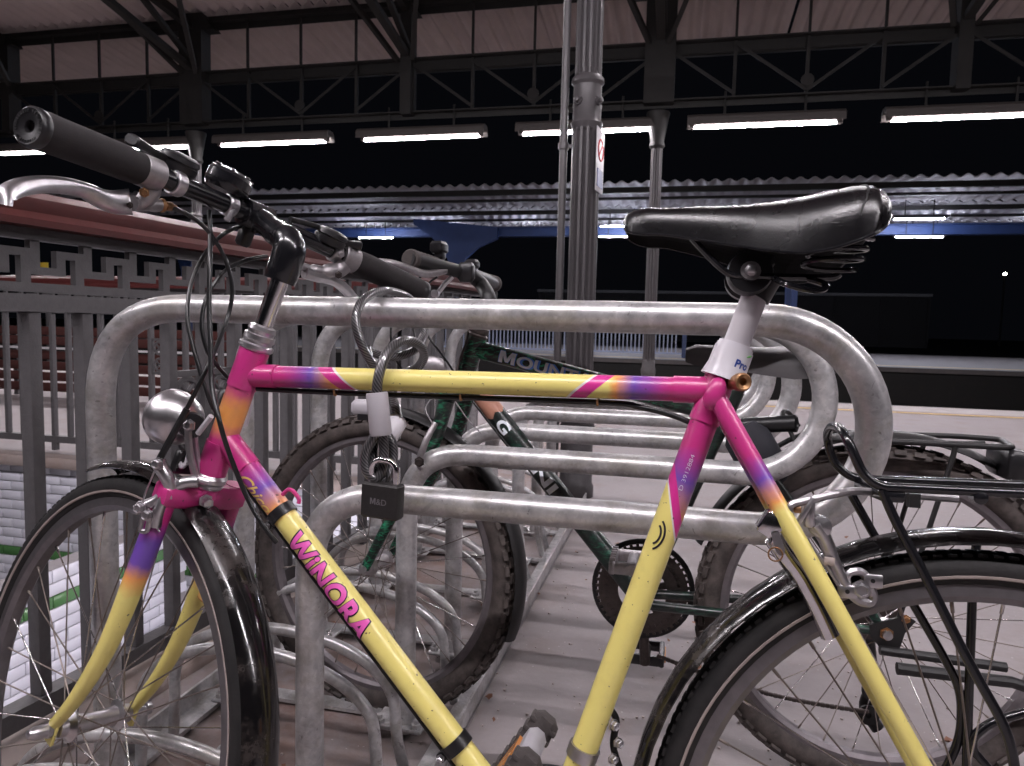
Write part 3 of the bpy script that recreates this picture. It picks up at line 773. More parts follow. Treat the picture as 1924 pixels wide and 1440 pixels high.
# ================================================================== helpers for bicycles
def at(px, py, zc): return CAM+ray(px, py)*zc
def wheel(parent, C, ax, up, R, rt, tyre_mat, rim_mat, hubw, nsp, knobs=0, line=False, label=None, spoke_mat='spoke_dull', phase=0.0):
    ax = ax.normalized(); up = (up-ax*up.dot(ax)).normalized(); fw = up.cross(ax)
    def ring_profile(mb, prof, n=96):
        RR = []
        for i in range(n):
            a = 2*pi*i/n; rd = fw*cos(a)+up*sin(a)
            RR.append([C+rd*(r)+ax*x for r, x in prof])
        return mb.rings(RR, True, False)
    ri = R-2*rt
    mb = MB(); ring_profile(mb, [(ri+.008, -.012), (ri+.008, -.0095), (ri+.001, -.0085), (ri+.001, .0085), (ri+.008, .0095), (ri+.008, .012), (ri-.006, .0125), (ri-.013, .007), (ri-.0135, 0), (ri-.013, -.007), (ri-.006, -.0125)])
    wh = mb.build('wheel', rim_mat, parent, 30, label)
    mb = MB(); prof = []
    for j in range(14):
        q = 2*pi*j/14; prof.append((R-rt+rt*cos(q)*(1.0 if cos(q) < .9 else .985), rt*sin(q)*.98))
    ring_profile(mb, prof)
    if knobs:
        for i in range(knobs):
            for row, (rx, w_, dr) in enumerate(((0, .013, .001), (-.0125, .009, -.0025), (.0125, .009, -.0025), (-.0200, .009, -.0075), (.0200, .009, -.0075))):
                a = 2*pi*(i+(.5 if row in (1, 2) else 0))/knobs; rd = fw*cos(a)+up*sin(a); tg = up*cos(a)-fw*sin(a)
                tilt = (rd*(1 if abs(rx) < .015 else .45)+ax*(0 if rx == 0 else (rx/abs(rx))*(.35 if abs(rx) < .015 else .9))).normalized()
                mb.box(C+rd*(R-.0015+dr)+ax*rx, w_, .60*2*pi*R/knobs, .0105, ax.cross(tg).cross(tg).normalized() if False else tilt.cross(tg).normalized(), tg, tilt)
    else:
        n = 150
        for i in range(n):
            for rx in (-.009, 0, .009):
                a = 2*pi*(i+(.5 if rx else 0))/n; rd = fw*cos(a)+up*sin(a); tg = up*cos(a)-fw*sin(a)
                mb.box(C+rd*(R-.0025-(.0022 if rx else 0))+ax*rx, .006, .0085, .005, ax, tg, rd)
    mb.build('tyre', tyre_mat, wh, 40)
    if line:
        for s in (-1, 1):
            mb = MB(); ring_profile(mb, [(ri+.0115, s*(rt*.90)), (ri+.0125, s*(rt*.965+.0004)), (ri+.0148, s*(rt*.99+.0004)), (ri+.0150, s*rt*.94)], 96); mb.build('reflex_strip', M['reflex_line'], wh)
    mb = MB(); h = hubw/2
    mb.lathe(C-ax*(h+.022), ax, [(0, .003), (.002, .008), (.009, .0085), (.010, .0065), (.018, .0065), (.020, .012), (.028, .013), (.034, .021), (.037, .021), (.040, .013), (h+.022-.01, .0105), (h+.022+.01, .0105),
                                       (2*h+.004, .013), (2*h+.007, .021), (2*h+.010, .021), (2*h+.016, .013), (2*h+.024, .012), (2*h+.026, .0065), (2*h+.034, .0065), (2*h+.035, .0085), (2*h+.042, .008), (2*h+.044, .003)], 20)
    mb.build('hub', M['alu'], wh, 30)
    fl = h-.014
    for i in range(nsp):
        s = 1 if i % 2 else -1; k = i//2; lead = 1 if k % 2 else -1
        a = 2*pi*i/nsp+phase; b = a+lead*.9+.05*s
        p0 = C+(fw*cos(b)+up*sin(b))*.018+ax*(s*fl); p1 = C+(fw*cos(a)+up*sin(a))*(ri-.011)+ax*(s*.002)
        mb = MB(); dd = (p1-p0).normalized(); L = (p1-p0).length
        mb.tube([p0, p0+dd*(L-.014), p0+dd*(L-.0135), p1], [.00105, .00105, .0019, .0019], 6); mb.build('spoke', M[spoke_mat if i % 3 else 'spoke_bright'], wh, 60)
    return wh
def fender(C, ax, up, R, hw, a0, a1, parent, mat, name='fender', n=40, th=.0016):
    ax = ax.normalized(); up = (up-ax*up.dot(ax)).normalized(); fw = up.cross(ax)
    sect = []
    for j in range(11):
        q = -1.25+2.5*j/10; sect.append((sin(q)/sin(1.25), cos(q)))
    RR = []
    for i in range(n+1):
        a = a0+(a1-a0)*i/n; rd = fw*cos(a)+up*sin(a)
        tap = 1.0 if 0 < i < n else .93
        outer = [C+rd*(R-.017+.017*c)+ax*(hw*s*tap) for s, c in sect]
        inner = [C+rd*(R-.017-th+.017*c)+ax*(hw*s*tap*.95) for s, c in reversed(sect)]
        RR.append(outer+inner)
    mb = MB(); mb.rings(RR); return mb.build(name, mat, parent, 50)
def text_mb(txt, size, off=0.0, shear=0.0, slices=None, spacing=1.0):
    lead_m = txt[0] == 'M'; txt = txt[1:] if lead_m else txt
    cu = bpy.data.curves.new('lettering', 'FONT'); cu.body = txt; cu.size = size; cu.offset = off; cu.shear = shear; cu.space_character = spacing; cu.resolution_u = 4
    o = bpy.data.objects.new('lettering', cu); sc.collection.objects.link(o)
    dg = bpy.context.evaluated_depsgraph_get(); me = bpy.data.meshes.new_from_object(o.evaluated_get(dg))
    bm = bmesh.new(); bm.from_mesh(me)
    if lead_m:      # hand-drawn capital M in front of the rest
        xa = min(v.co.x for v in bm.verts); xb = max(v.co.x for v in bm.verts); ya = 0.0; hh = size*.73; g = off
        ou = [(0, 0), (0, 1), (.30, 1), (.5, .42), (.70, 1), (1, 1), (1, 0), (.77, 0), (.77, .60), (.59, .10), (.41, .10), (.23, .60), (.23, 0)]
        wm = hh*.98; x_ = xa-wm-size*.06-2*g
        pts_ = [(x_+(px-.5)*(wm+2*g)+wm*.5, (py-.5)*(hh+2*g)+hh*.5) for px, py in ou]
        bm.faces.new([bm.verts.new((px, py, 0)) for px, py in pts_])
    ysv = [v.co.y for v in bm.verts]; y0, y1 = min(ysv), max(ysv); x0 = min(v.co.x for v in bm.verts); x1 = max(v.co.x for v in bm.verts)
    for k in range(1, 10):
        g = bm.verts[:]+bm.edges[:]+bm.faces[:]
        bmesh.ops.bisect_plane(bm, geom=g, plane_co=(0, y0+(y1-y0)*k/10, 0), plane_no=(0, 1, 0))
    vs = [(v.co.x, v.co.y) for v in bm.verts]; bm.verts.index_update(); fs = [[v.index for v in f.verts] for f in bm.faces]
    bm.free(); bpy.data.objects.remove(o); bpy.data.curves.remove(cu); bpy.data.meshes.remove(me)
    return vs, fs, (x0, x1, y0, y1)
def wrap_text(txt, size, P, t, front, R, mat, parent, name='lettering', length=None, height=None, ang=0.0, off=0.0, shear=0.0, lift=.0004, spacing=1.0):
    """letters laid round a tube: P = start of the baseline middle on the axis, t = reading direction, front = side facing out"""
    vs, fs, (x0, x1, y0, y1) = text_mb(txt, size, off, shear, spacing=spacing)
    t = t.normalized(); front = (front-t*front.dot(t)).normalized(); upv = front.cross(t)
    kx = length/(x1-x0) if length else 1.0; ky = height/(y1-y0) if height else kx
    mb = MB(); pts = []
    for x, y in vs:
        q = ang+((y-(y0+y1)/2)*ky)/R
        pts.append(P+t*((x-x0)*kx)+(front*cos(q)+upv*sin(q))*(R+lift))
    mb.add(pts, fs); return mb.build(name, mat, parent, 30)
def flat_text(txt, P, t, upv, length, mat, parent, name='lettering', off=0.0, shear=0.0, height=None):
    vs, fs, (x0, x1, y0, y1) = text_mb(txt, .02, off, shear); k = length/(x1-x0); ky = height/(y1-y0) if height else k
    mb = MB(); mb.add([P+t*((x-x0)*k)+upv*((y-(y0+y1)/2)*ky) for x, y in vs], fs); return mb.build(name, mat, parent)
def bolt(p, d, r, parent, mat=None, name='bolt', h=.006):
    d = d.normalized(); mb = MB(); mb.lathe(p, d, [(0, r*1.35), (.0015, r*1.35), (.0015, r), (h, r), (h+.0008, r*.75), (h-.001, r*.7), (h-.001, r*.3)], 6); return mb.build(name, mat or M['alu'], parent, 30)

# ================================================================== YELLOW BICYCLE
yb1 = thing('bicycle', 'yellow, pink and purple city bicycle with black saddle, leaning at the front of the rack', 'bicycle', (-.2, .71, 0))
FRONT = -BN
T, B = ob(480, 655), ob(396, 890)
ez = (T-B).normalized(); f0 = (V((-1, 0, 0))-ez*(-ez.x)).normalized(); ST = radians(21)
ef = f0*cos(ST)+BN*sin(ST); er = BN*cos(ST)-f0*sin(ST)
def bp(x, z):  # point of the bicycle plane at world x and height z
    h = (z-BP.z)/BU.z; return BP+EX*x+BU*h
BB = ob(1022, 1614); AX = bp(.313, .325)
def ftube(name, a, b, r, stops, band=None, r2=None, seg=28, parent=yb1, label=None):
    L = (b-a).length; n = 14
    mb = MB(); mb.tube([a.lerp(b, i/n) for i in range(n+1)], [r+((r2 or r)-r)*i/n for i in range(n+1)], seg, ref=FRONT)
    return mb.build(name, m_fade('paint_'+name, L*1.0001, stops, band), parent, 40, label)
def ud(a, px, py): return (ob(px, py)-a).length
# top tube
ta, tb = ob(468, 706), ob(1345, 734)
ut = lambda px: (ob(px, 706+(px-468)*28/877)-ta).length
top_tube = ftube('top_tube', ta, tb, .0134, [(0, PINK), (ut(540), PINK), (ut(592), PURP), (ut(632), ORNG), (ut(660), YEL), (ut(1140), YEL), (ut(1158), ORNG), (ut(1192), PURP), (ut(1262), PINK), (.57, PINK)],
                 ('mid', ut(650), ut(1095), .016), label='yellow top tube with pink and purple ends')
for a, b in ((ta, ta+(tb-ta).normalized()*.040), (tb-(tb-ta).normalized()*.045, tb)):
    ftube('lug', a, b, .0147, [(0, PINK), (1, PINK)])
# head tube with lugs
hl = (B-T).length; dn = -ez
ftube('head_tube', T, B, .0172, [(0, PINK), (.052, PINK), (.078, ORNG), (.098, ORNG), (.122, PINK), (hl, PINK)], label='head tube fading from pink to orange')
ftube('lug', T+ez*.001, T+dn*.052, .0186, [(0, PINK), (1, PINK)]); ftube('lug', B-dn*.042, B-dn*.0, .0186, [(0, PINK), (1, PINK)])
# down tube
da = ob(428, 830); dlen = (BB-da).length; dt = (BB-da).normalized()
dd_ = lambda y: (ob(428+(y-830)*.7577, y)-da).length
down_tube = ftube('down_tube', da, BB, .0150, [(0, PINK), (dd_(880), PINK), (dd_(922), PURP), (dd_(958), ORNG), (dd_(978), YEL), (dlen, YEL)], label='yellow down tube with pink lettering')
ftube('lug', da, da+dt*.045, .0163, [(0, PINK), (1, PINK)])
# seat tube
sa = ob(1352, 712); sdir = (BB-sa).normalized(); slen = (BB-sa).length
us_ = lambda y: (ob(1352-(y-712)*.3659, y)-sa).length
seat_tube = ftube('seat_tube', sa, BB, .0149, [(0, PINK), (us_(840), PINK), (us_(905), PURP), (us_(975), ORNG), (us_(1000), YEL), (slen, YEL)], ('end', us_(958), .020, -.030), label='seat tube fading from pink to yellow')
ftube('lug', sa-sdir*.004, sa+sdir*.050, .0164, [(0, PINK), (1, PINK)])
# seat stays, chain stays
for s in (-1, 1):
    a = sa+sdir*.018+BN*(s*.0165); b = AX+BN*(s*.060); L = (b-a).length
    k = lambda y: (ob(1362+(y-752)*.551, y)-ob(1362, 752)).length
    n = 16; mb = MB(); mid = a.lerp(b, .25)+BN*(s*.018)
    P = spline([a, a.lerp(b, .12)+BN*(s*.008), a.lerp(b, .35)+BN*(s*.022), a.lerp(b, .7)+BN*(s*.012), b], 5)
    mb.tube(P, [.0102-.0030*i/(len(P)-1) for i in range(len(P))], 20, ref=FRONT)
    mb.build('seat_stay', m_fade('paint_stay', L*1.02, [(0, PINK), (k(870), PINK), (k(912), PURP), (k(952), ORNG), (k(970), YEL), (L, YEL)]), yb1)
    mb = MB(); mb.sphere(a+FRONT*(-s*.004), .0125, 14, sdir, BN, sdir.cross(BN), 1.5, .8, .9); mb.build('stay_cap', m_fade('paint_cap', 1, [(0, PINK), (1, PINK)]), yb1)
    a = BB+EX*.02+BN*(s*.030); b = AX+BN*(s*.060)
    mb = MB(); mb.tube([a, a.lerp(b, .5)+BN*(s*.004), b], [.0095, .009, .0070], 14); mb.build('chain_stay', m_fade('paint_chain', 1, [(0, YEL), (1, YEL)]), yb1)
mb = MB(); mb.cyl(BB-BN*.036, BB+BN*.036, .0205, 24); mb.build('bottom_bracket', m_fade('paint_bb', 1, [(0, YEL), (1, YEL)]), yb1)
# lettering
tp = da+dt*(dd_(1010)-.006)
wrap_text('WiNORA', .03, tp, dt, FRONT, .0150, M['black_letter'], down_tube, 'lettering', .150, .0335, ang=-.16, off=.0020, shear=.12, lift=.00035, spacing=1.10)
wrap_text('WiNORA', .03, tp+dt*.0022, dt, FRONT, .0150, M['pink_letter'], down_tube, 'lettering', .1455, .0285, ang=-.10, off=.0010, shear=.12, lift=.0009, spacing=1.10)
wrap_text('Chico', .02, da+dt*(dd_(888)), dt, FRONT, .0150, M['gold_letter'], down_tube, 'lettering', .058, .015, ang=-.30, off=.0003, shear=.55, lift=.0005)
wrap_text('D 3912884', .01, sa+sdir*us_(918), -sdir, FRONT, .0149, M['white_letter'], seat_tube, 'lettering', .040, .0042, ang=-.05, off=-.0002, lift=.0002)
for rr in (.0115, .0075):   # black double arc mark on the seat tube
    pc = sa+sdir*us_(1005); pts = []
    for i in range(15):
        q = -1.15+2.3*i/14; along = -sin(q)*rr*1.5; side = -.010+cos(q)*rr
        an = side/.0149; sv = sdir.cross(FRONT).normalized()*-1
        pts.append(pc-sdir*along*-1+(FRONT*cos(an)+sv*sin(an))*.0151)
    mb = MB(); mb.tube(pts, .0011, 6); mb.build('arc_mark', M['black_letter'], seat_tube)
# black tube clamps, pump peg, cables along the tubes
def band_clamp(c, d, r, w, ear, mat='black_plastic'):
    mb = MB(); mb.lathe(c-d*(w/2), d, [(0, r), (0, r+.0025), (w, r+.0025), (w, r)], 28, False); o = mb.build('band_clamp', M[mat], yb1, 30)
    mb = MB(); mb.box(c+ear*(r+.007), .012, .011, w*.8, ear, d.cross(ear), d, .002); mb.build('clamp_ear', M[mat], o)
    bolt(c+ear*(r+.008)+FRONT*.006, FRONT, .0035, o); return o
low = dt.cross(FRONT); low = low if low.x < 0 else -low
band_clamp(da+dt*dd_(965), dt, .0150, .013, low); band_clamp(da+dt*dd_(1398), dt, .0150, .014, low)
pg = da+dt*dd_(945)-low*.015
mb = MB(); mb.tube(spline([pg, pg-low*.010, pg-low*.014+dt*.006, pg-low*.014+dt*.018, pg-low*.010+dt*.022], 4), .0026, 8); mb.build('pump_peg', m_fade('paint_peg', 1, [(0, PINK), (1, ORNG)]), yb1)
def cable(pts, r, mat='cable_black', parent=yb1, name='cable', n=8):
    mb = MB(); mb.tube(spline(pts, n), r, 8); return mb.build(name, M[mat], parent, 60)
tt_d = (tb-ta).normalized(); tn = BU
cable([ta+tt_d*.012-tn*.0165, ta+tt_d*.1-tn*.0175, ta+tt_d*.25-tn*.0178, ob(1140, 757, 0), ob(1200, 765), ob(1255, 778), ob(1302, 796)], .0033)
for px in (635, 870, 1125): 
    p = ta+tt_d*ut(px)-tn*.0135; mb = MB(); mb.tube(spline([p-FRONT*.006, p-tn*.006+FRONT*.001, p-tn*.007+FRONT*.006, p+FRONT*.009-tn*.001], 4), .0014, 6); mb.build('cable_guide', M['brass'], yb1)
cable([da+dt*.05+low*.0175, da+dt*.2+low*.018, da+dt*.4+low*.018, BB+low*.02], .0030)
# headset, quill, stem
mb = MB(); mb.lathe(T, ez, [(-.002, .0190), (.001, .0215), (.005, .0215), (.007, .0180), (.010, .0180), (.012, .0195), (.018, .0190), (.019, .0165), (.022, .0165), (.024, .0175), (.029, .0165), (.031, .012)], 28); mb.build('headset', M['alu'], yb1, 30)
mb = MB(); mb.lathe(B, dn, [(-.001, .0188), (.003, .0215), (.008, .0215), (.011, .0195), (.014, .020), (.017, .018)], 28); mb.build('headset', M['alu'], yb1, 30)
mb = MB(); mb.cyl(T+ez*.02, T+ez*.115, .0112, 20); q_ = mb.build('quill', M['chrome'], yb1)
HB = T+ez*.158+ef*.092
def bar(s): return HB+er*(.287*s)-ef*(.055*s*s)-ez*(.0096*s*s)
s0_, s1_ = T+ez*.090, T+ez*.150
mb = MB(); P = [s0_, s0_+ez*.004, T+ez*.118, T+ez*.134+ef*.004, T+ez*.143+ef*.018, T+ez*.147+ef*.042, T+ez*.154+ef*.070, HB]
mb.tube(spline(P, 4), [.0195]*5+[.0205]*8+[.0195]*4+[.0170]*4+[.0158]*4+[.0155]*4, 20); stem = mb.build('stem', M['black_gloss'], yb1, 60)
bt = (bar(.05)-bar(-.05)).normalized()
mb = MB(); mb.lathe(HB-bt*.021, bt, [(0, .0160), (.002, .0190), (.040, .0190), (.042, .0160)], 24); mb.build('bar_clamp', M['black_gloss'], stem)
bolt(HB+dn*.017-ef*.006, -ef, .004, stem, M['black_gloss'])
# handlebar and grips
mb = MB(); mb.tube([bar(-.99+1.98*i/24) for i in range(25)], .0117, 18); mb.build('handlebar', M['black_gloss'], yb1, 60)
for sg in (-1, 1):
    mb = MB(); ss = [sg*(1.0-(1.0-.575)*i/10) for i in range(11)]
    mb.tube([bar(s) for s in ss], [.0185, .0198]+[.0192]*7+[.0186, .0178], 24); g = mb.build('grip', M['grip_foam'], yb1, 50)
    dv = (bar(sg*1.0)-bar(sg*.97)).normalized(); e = bar(sg*1.0)
    mb = MB(); mb.lathe(e-dv*.004, dv, [(0, .0192), (.004, .0200), (.008, .0196), (.0105, .0172), (.0098, .0135), (.0095, .0110), (.0085, .0062), (.004, .0050), (-.004, .0048)], 28, False)
    mb.lathe(e-dv*.002, dv, [(0, .0050), (.001, .0001)], 12)
    pl = mb.build('end_plug', M['black_plastic'], g, 40)
    n1 = perp(dv); n2 = dv.cross(n1); mb = MB()
    for i in range(30):
        if i % 10 == 9: continue
        q = 2*pi*i/30; rd = n1*cos(q)+n2*sin(q); mb.box(e+dv*.0062+rd*.0148, .0030, .0010 if i % 3 else .0018, .0010, rd, dv.cross(rd), dv)
    mb.build('embossed_ring', M['black_plastic'], pl)
# left brake lever, clamp, shifter, bell
ZCL = lambda px: .68+.00064*(px-66)
def D(px, py, dz=0.0): return at(px, py, ZCL(px)+dz)
bl = lambda s: (bar(s+.01)-bar(s-.01)).normalized()
def ring_at(s, r, w, mat, name, parent=yb1):
    mb = MB(); d = bl(s); mb.lathe(bar(s)-d*(w/2), d, [(0, .0117), (0, r-.001), (.0015, r), (w-.0015, r), (w, r-.001), (w, .0117)], 24, False); return mb.build(name, M[mat], parent, 30)
lc = ring_at(-.545, .0185, .026, 'alu_dull', 'brake_lever')
mb = MB(); mb.tube(spline([D(285, 345), D(283, 362), D(272, 376, .005), D(262, 383, .01)], 4), [.011]*5+[.010]*4+[.009]*4, 12); mb.tube([D(250, 382, .01), D(300, 386, .012)], [.0085, .0075], 12); mb.build('lever_body', M['alu_dull'], lc)
lp = [D(8, 385), D(14, 364), D(40, 352), D(80, 347), D(125, 350), D(160, 359), D(190, 374), D(215, 380), D(246, 380)]
mb = MB(); P = spline(lp, 5); R_ = []
for i, p in enumerate(P):
    t_ = (P[min(i+1, len(P)-1)]-P[max(i-1, 0)]).normalized(); vw = (p-CAM).normalized(); n1 = t_.cross(vw).normalized(); f = i/(len(P)-1)
    hgt = .0065 if f < .1 else (.0085 if f < .6 else .0085+.006*(f-.6)/.4); dep = .007
    R_.append([p+n1*(hgt*cos(2*pi*j/12))+vw*(dep*sin(2*pi*j/12)) for j in range(12)])
mb.rings(R_); mb.build('lever_blade', M['alu'], lc, 50)
bolt(D(271, 362, -.013), (CAM-D(271, 362)).normalized(), .0042, lc, M['brass']); bolt(D(243, 386, -.004), (CAM-D(243, 386)).normalized(), .003, lc, M['steel_dark'])
mb = MB(); dv_ = (D(325, 389, .012)-D(300, 386, .012)).normalized(); mb.lathe(D(300, 386, .012), dv_, [(0, .008), (.002, .0085), (.004, .0085), (.004, .004), (.008, .004), (.008, .0055), (.016, .0055), (.016, .003), (.022, .003)], 12); mb.build('cable_adjuster', M['brass'], lc)
def shifter(px, py, lev0, lev1, bandpx, s_band, dz=0.0):
    c = D(px, py, dz); up = (ez*.94-ef*.1+er*.0).normalized()
    mb = MB(); mb.lathe(c-up*.011, up, [(0, .020), (.002, .0225), (.010, .0235), (.0105, .0220), (.0125, .0220), (.013, .0240), (.019, .0225), (.022, .0165), (.023, .003)], 22); sh = mb.build('shifter', M['black_plastic'], yb1, 30)
    a, b = D(*lev0, dz), D(*lev1, dz-.01); d = (b-a).normalized(); n1 = up.cross(d).normalized(); n2 = d.cross(n1); L = (b-a).length
    R_ = [[p+n1*(w_*cos(q)*1.0)+n2*(h_*(1 if sin(q) > 0 else -1)*abs(sin(q))**.5) for q in [2*pi*j/12 for j in range(12)]] for p, w_, h_ in ((a, .007, .006), (a.lerp(b, .5), .007, .005), (a.lerp(b, .62), .0095, .0055), (a.lerp(b, .96), .011, .007), (b, .009, .005))]
    mb = MB(); mb.rings(R_); mb.build('thumb_lever', M['black_plastic'], sh, 40)
    ring_at(s_band, .0150, .013, 'alu', 'shifter_band', sh)
    bolt(D(bandpx[0], bandpx[1], -.016), (CAM-D(*bandpx)).normalized(), .004, sh)
    return sh
shifter(336, 306, (312, 300), (246, 262), (341, 352), -.415)
shifter(622, 446, (642, 456), (678, 462), (641, 478), .46)
bel = thing; c = D(428, 345); upb = (ez*.95+er*.12).normalized()
mb = MB(); mb.lathe(c-upb*.013, upb, [(0, .006), (.001, .024), (.006, .027), (.010, .0275), (.011, .0285), (.022, .0285), (.026, .026), (.030, .0175), (.0315, .004)], 30); bell = mb.build('bell', M['black_gloss'], yb1, 30)
for i in range(7):
    q = 2*pi*i/7; n1 = perp(upb); n2 = upb.cross(n1); rd = n1*cos(q)+n2*sin(q)
    mb = MB(); mb.box(c+upb*.0155+rd*.0225, .010, .004, .002, rd, upb.cross(rd), upb, .0006); mb.build('bell_rib', M['chrome'], bell)
mb = MB(); mb.tube(spline([D(426, 415, -.010), D(436, 397, -.014), D(440, 378, -.013), D(441, 362, -.006)], 4), .0042, 8); mb.build('bell_post', M['alu'], bell)
ring_at(-.145, .0142, .013, 'alu', 'bell_band', bell)
# right lever
rc = ring_at(.545, .0185, .026, 'alu_dull', 'brake_lever')
mb = MB(); mb.tube(spline([D(648, 498, -.004), D(635, 508), D(612, 512), D(588, 508), D(565, 500)], 4), [.012]*9+[.009]*4+[.006]*4, 12); mb.build('lever_body', M['alu_dull'], rc)
mb = MB(); mb.tube(spline([D(572, 512), D(600, 520), D(628, 528), D(650, 545), D(664, 562), D(690, 585)], 4), [.009]*5+[.008]*16, 10); mb.build('lever_blade', M['alu'], rc)
bolt(D(636, 517, -.018), (CAM-D(636, 517)).normalized(), .004, rc, M['steel_dark'])
cable([D(545, 412), D(575, 420), D(600, 428), D(612, 437)], .0042, name='shift_cable'); 
# cables in front of the head tube
cable([D(318, 389, .012), D(350, 402), D(385, 428), D(415, 470), D(432, 515), D(436, 555), D(425, 605), at(390, 690, .86), at(345, 780, .86), at(312, 838, .86), at(300, 862, .86)], .0028, name='brake_cable')
mb = MB(); mb.cyl(at(352, 768, .86), at(300, 862, .86), .0042, 10); mb.build('cable_sleeve', M['cable_black'], yb1)
cable([D(393, 396, .01), D(395, 440), at(394, 500, .87), at(393, 580, .86), at(396, 650, .85), at(398, 720, .84), at(412, 790, .82), at(430, 850, .83), at(462, 930, .84), at(492, 985, .84), at(520, 1020, .845)], .0030, name='shift_cable')
cable([D(456, 424, .02), D(420, 440), at(385, 478, .92), at(360, 530, .91), at(352, 590, .89), at(360, 640, .88), at(383, 720, .87), at(400, 765, .88), at(425, 800, .93)], .0028, name='shift_cable')
cable([at(502, 482, .98), at(460, 490, .96), at(420, 512, .93), at(390, 555, .91), at(379, 605, .90), at(388, 655, .90), at(410, 690, .91), at(440, 720, .94), at(470, 738, .93)], .0028, name='brake_cable')
mb = MB(); mb.box(at(462, 440, .955), .018, .016, .034, er, ef, ez, .004); mb.build('cable_bracket', M['black_plastic'], yb1)
mb = MB(); mb.box(at(414, 760, .92), .010, .012, .040, er, ef, ez, .003); mb.build('cable_stop', M['black_plastic'], yb1)
# fork
HUB = T-ez*.540+ef*.056; HUB = HUB+ez*((.322-HUB.z)/ez.z)
cr = B+dn*.030
mb = MB(); mb.box(cr+ef*.003, .116, .031, .030, er, ef, ez, .006); mb.cyl(B+dn*.012, cr, .0165, 20); fork = mb.build('fork', m_fade('paint_crown', 1, [(0, PINK), (1, PINK)]), yb1, 40, 'pink fork crown')
for s in (-1, 1):
    k0 = cr+er*(s*.046)+ez*.016+ef*.004; k4 = HUB+er*(s*.052)+ez*.006; Lz = (k0-k4).dot(ez); Fz = (k4-k0).dot(ef); Sz = (k4-k0).dot(er)
    k1, k2, k3 = [k0-ez*(Lz*f)+ef*(Fz*g)+er*(Sz*f) for f, g in ((.35, .0), (.62, .10), (.84, .50))]
    P = spline([k0, k1, k2, k3, k4], 8); n = len(P)
    mb = MB(); mb.tube(P, [.0138-(.0062*max(0, (i/(n-1)-.25))/.75) for i in range(n)], 20, ref=-er)
    bld = mb.build('fork_blade', m_fade('paint_blade', .45, [(0, PINK), (.045, PINK), (.078, PURP), (.105, PURP), (.125, ORNG), (.15, YEL), (.45, YEL)]), yb1, 60, 'yellow fork blade fading to purple and pink')
    mb = MB(); mb.box(HUB+er*(s*.052)-ez*.004, .005, .020, .030, er, ef, ez, .002); mb.build('dropout', m_fade('paint_drop', 1, [(0, YEL), (1, YEL)]), bld)
    mb = MB(); mb.lathe(HUB+er*(s*.055), er*s, [(0, .010), (.004, .010), (.005, .0085), (.020, .0080), (.026, .005), (.028, .001)] if s < 0 else [(0, .009), (.005, .009), (.006, .0055), (.014, .0055), (.015, .0085), (.022, .0085), (.026, .003)], 14); mb.build('axle_nut', M['alu'], bld)
    if s > 0: mb = MB(); mb.box(k0-ez*.145-ef*.016, .012, .018, .026, er, ef, ez, .003); mb.build('brake_boss', m_fade('paint_boss', 1, [(0, ORNG), (1, YEL)]), bld)
bolt(cr-ef*.016-er*.006, (-ef-er*.2).normalized(), .0065, fork, h=.012)
fw_ = wheel(yb1, HUB, er, ez, .325, .0185, M['tyre'], M['rim'], .088, 36, line=True, label='front wheel turned to the right')
fender(HUB, er, ez, .345, .0255, radians(57), radians(212), yb1, M['fender_black'])
# rear wheel, fender
rw_ = wheel(yb1, AX, BN, BU, .325, .0185, M['tyre'], M['rim'], .115, 36, line=True, label='rear wheel', phase=.04)
fender(AX, BN, BU, .347, .0265, radians(-62), radians(200), yb1, M['fender_black'])
# head lamp
hc = at(333, 788, .905); hd = (ef+ez*-.12).normalized()
mb = MB(); mb.lathe(hc-hd*.030, hd, [(0, .004), (.002, .014), (.008, .0235), (.018, .0305), (.030, .0338), (.040, .0348), (.042, .036), (.047, .036), (.048, .033), (.045, .02), (.044, .001)], 36); hlamp = mb.build('head_lamp', M['alu'], yb1, 30, 'round chrome head lamp')
mb = MB(); mb.lathe(hc-hd*.032+FRONT*.0, (-hd+FRONT*.55).normalized(), [(-.016, .016), (.004, .0165), (.008, .0150), (.010, .004)], 20); mb.build('lamp_cap', M['black_plastic'], hlamp)
mb = MB()
for s in (-1, 1):
    mb.tube(fillet([at(358+s*5, 802, .885+s*.008), at(362+s*6, 850, .885+s*.008), at(372+s*4, 900, .885+s*.006), at(392, 905, .885)], .01, 4), [.0045]*12, 8)
mb.build('lamp_bracket', M['alu'], hlamp); bolt(at(357, 800, .872), FRONT, .006, hlamp)
cable([at(372, 815, .87), at(385, 798, .865), at(397, 782, .86)], .0035, 'white_plastic', name='lamp_wire')
cable([at(462, 800, .98), at(470, 760, .97), at(466, 720, .96)], .003, 'white_plastic', name='lamp_wire')
# front brake
fb = None
def arm(pts, r, mat='alu', parent=None, name='brake_arm'):
    mb = MB(); P = spline(pts, 5); mb.tube(P, r if not isinstance(r, (list, tuple)) else [r[0]+(r[1]-r[0])*i/(len(P)-1) for i in range(len(P))], 10); return mb.build(name, M[mat], parent or yb1, 60)
fb = arm([at(372, 905, .875), at(345, 908, .87), at(318, 925, .865), at(300, 955, .86), at(292, 990, .86)], (.008, .007), name='front_brake')
arm([at(298, 866, .86), at(302, 878, .86), at(314, 898, .86), at(320, 918, .862), at(316, 935, .862)], (.0085, .0075), parent=fb)
arm([at(262, 953, .86), at(275, 950, .86), at(295, 940, .862), at(310, 922, .865), at(340, 905, .868)], (.0075, .006), parent=fb)
arm([at(305, 930, .875), at(295, 960, .875), at(292, 1000, .875)], .006, parent=fb)
bolt(at(298, 872, .85), FRONT, .006, fb); bolt(at(264, 955, .85), FRONT, .006, fb); bolt(at(278, 968, .85), FRONT, .006, fb)
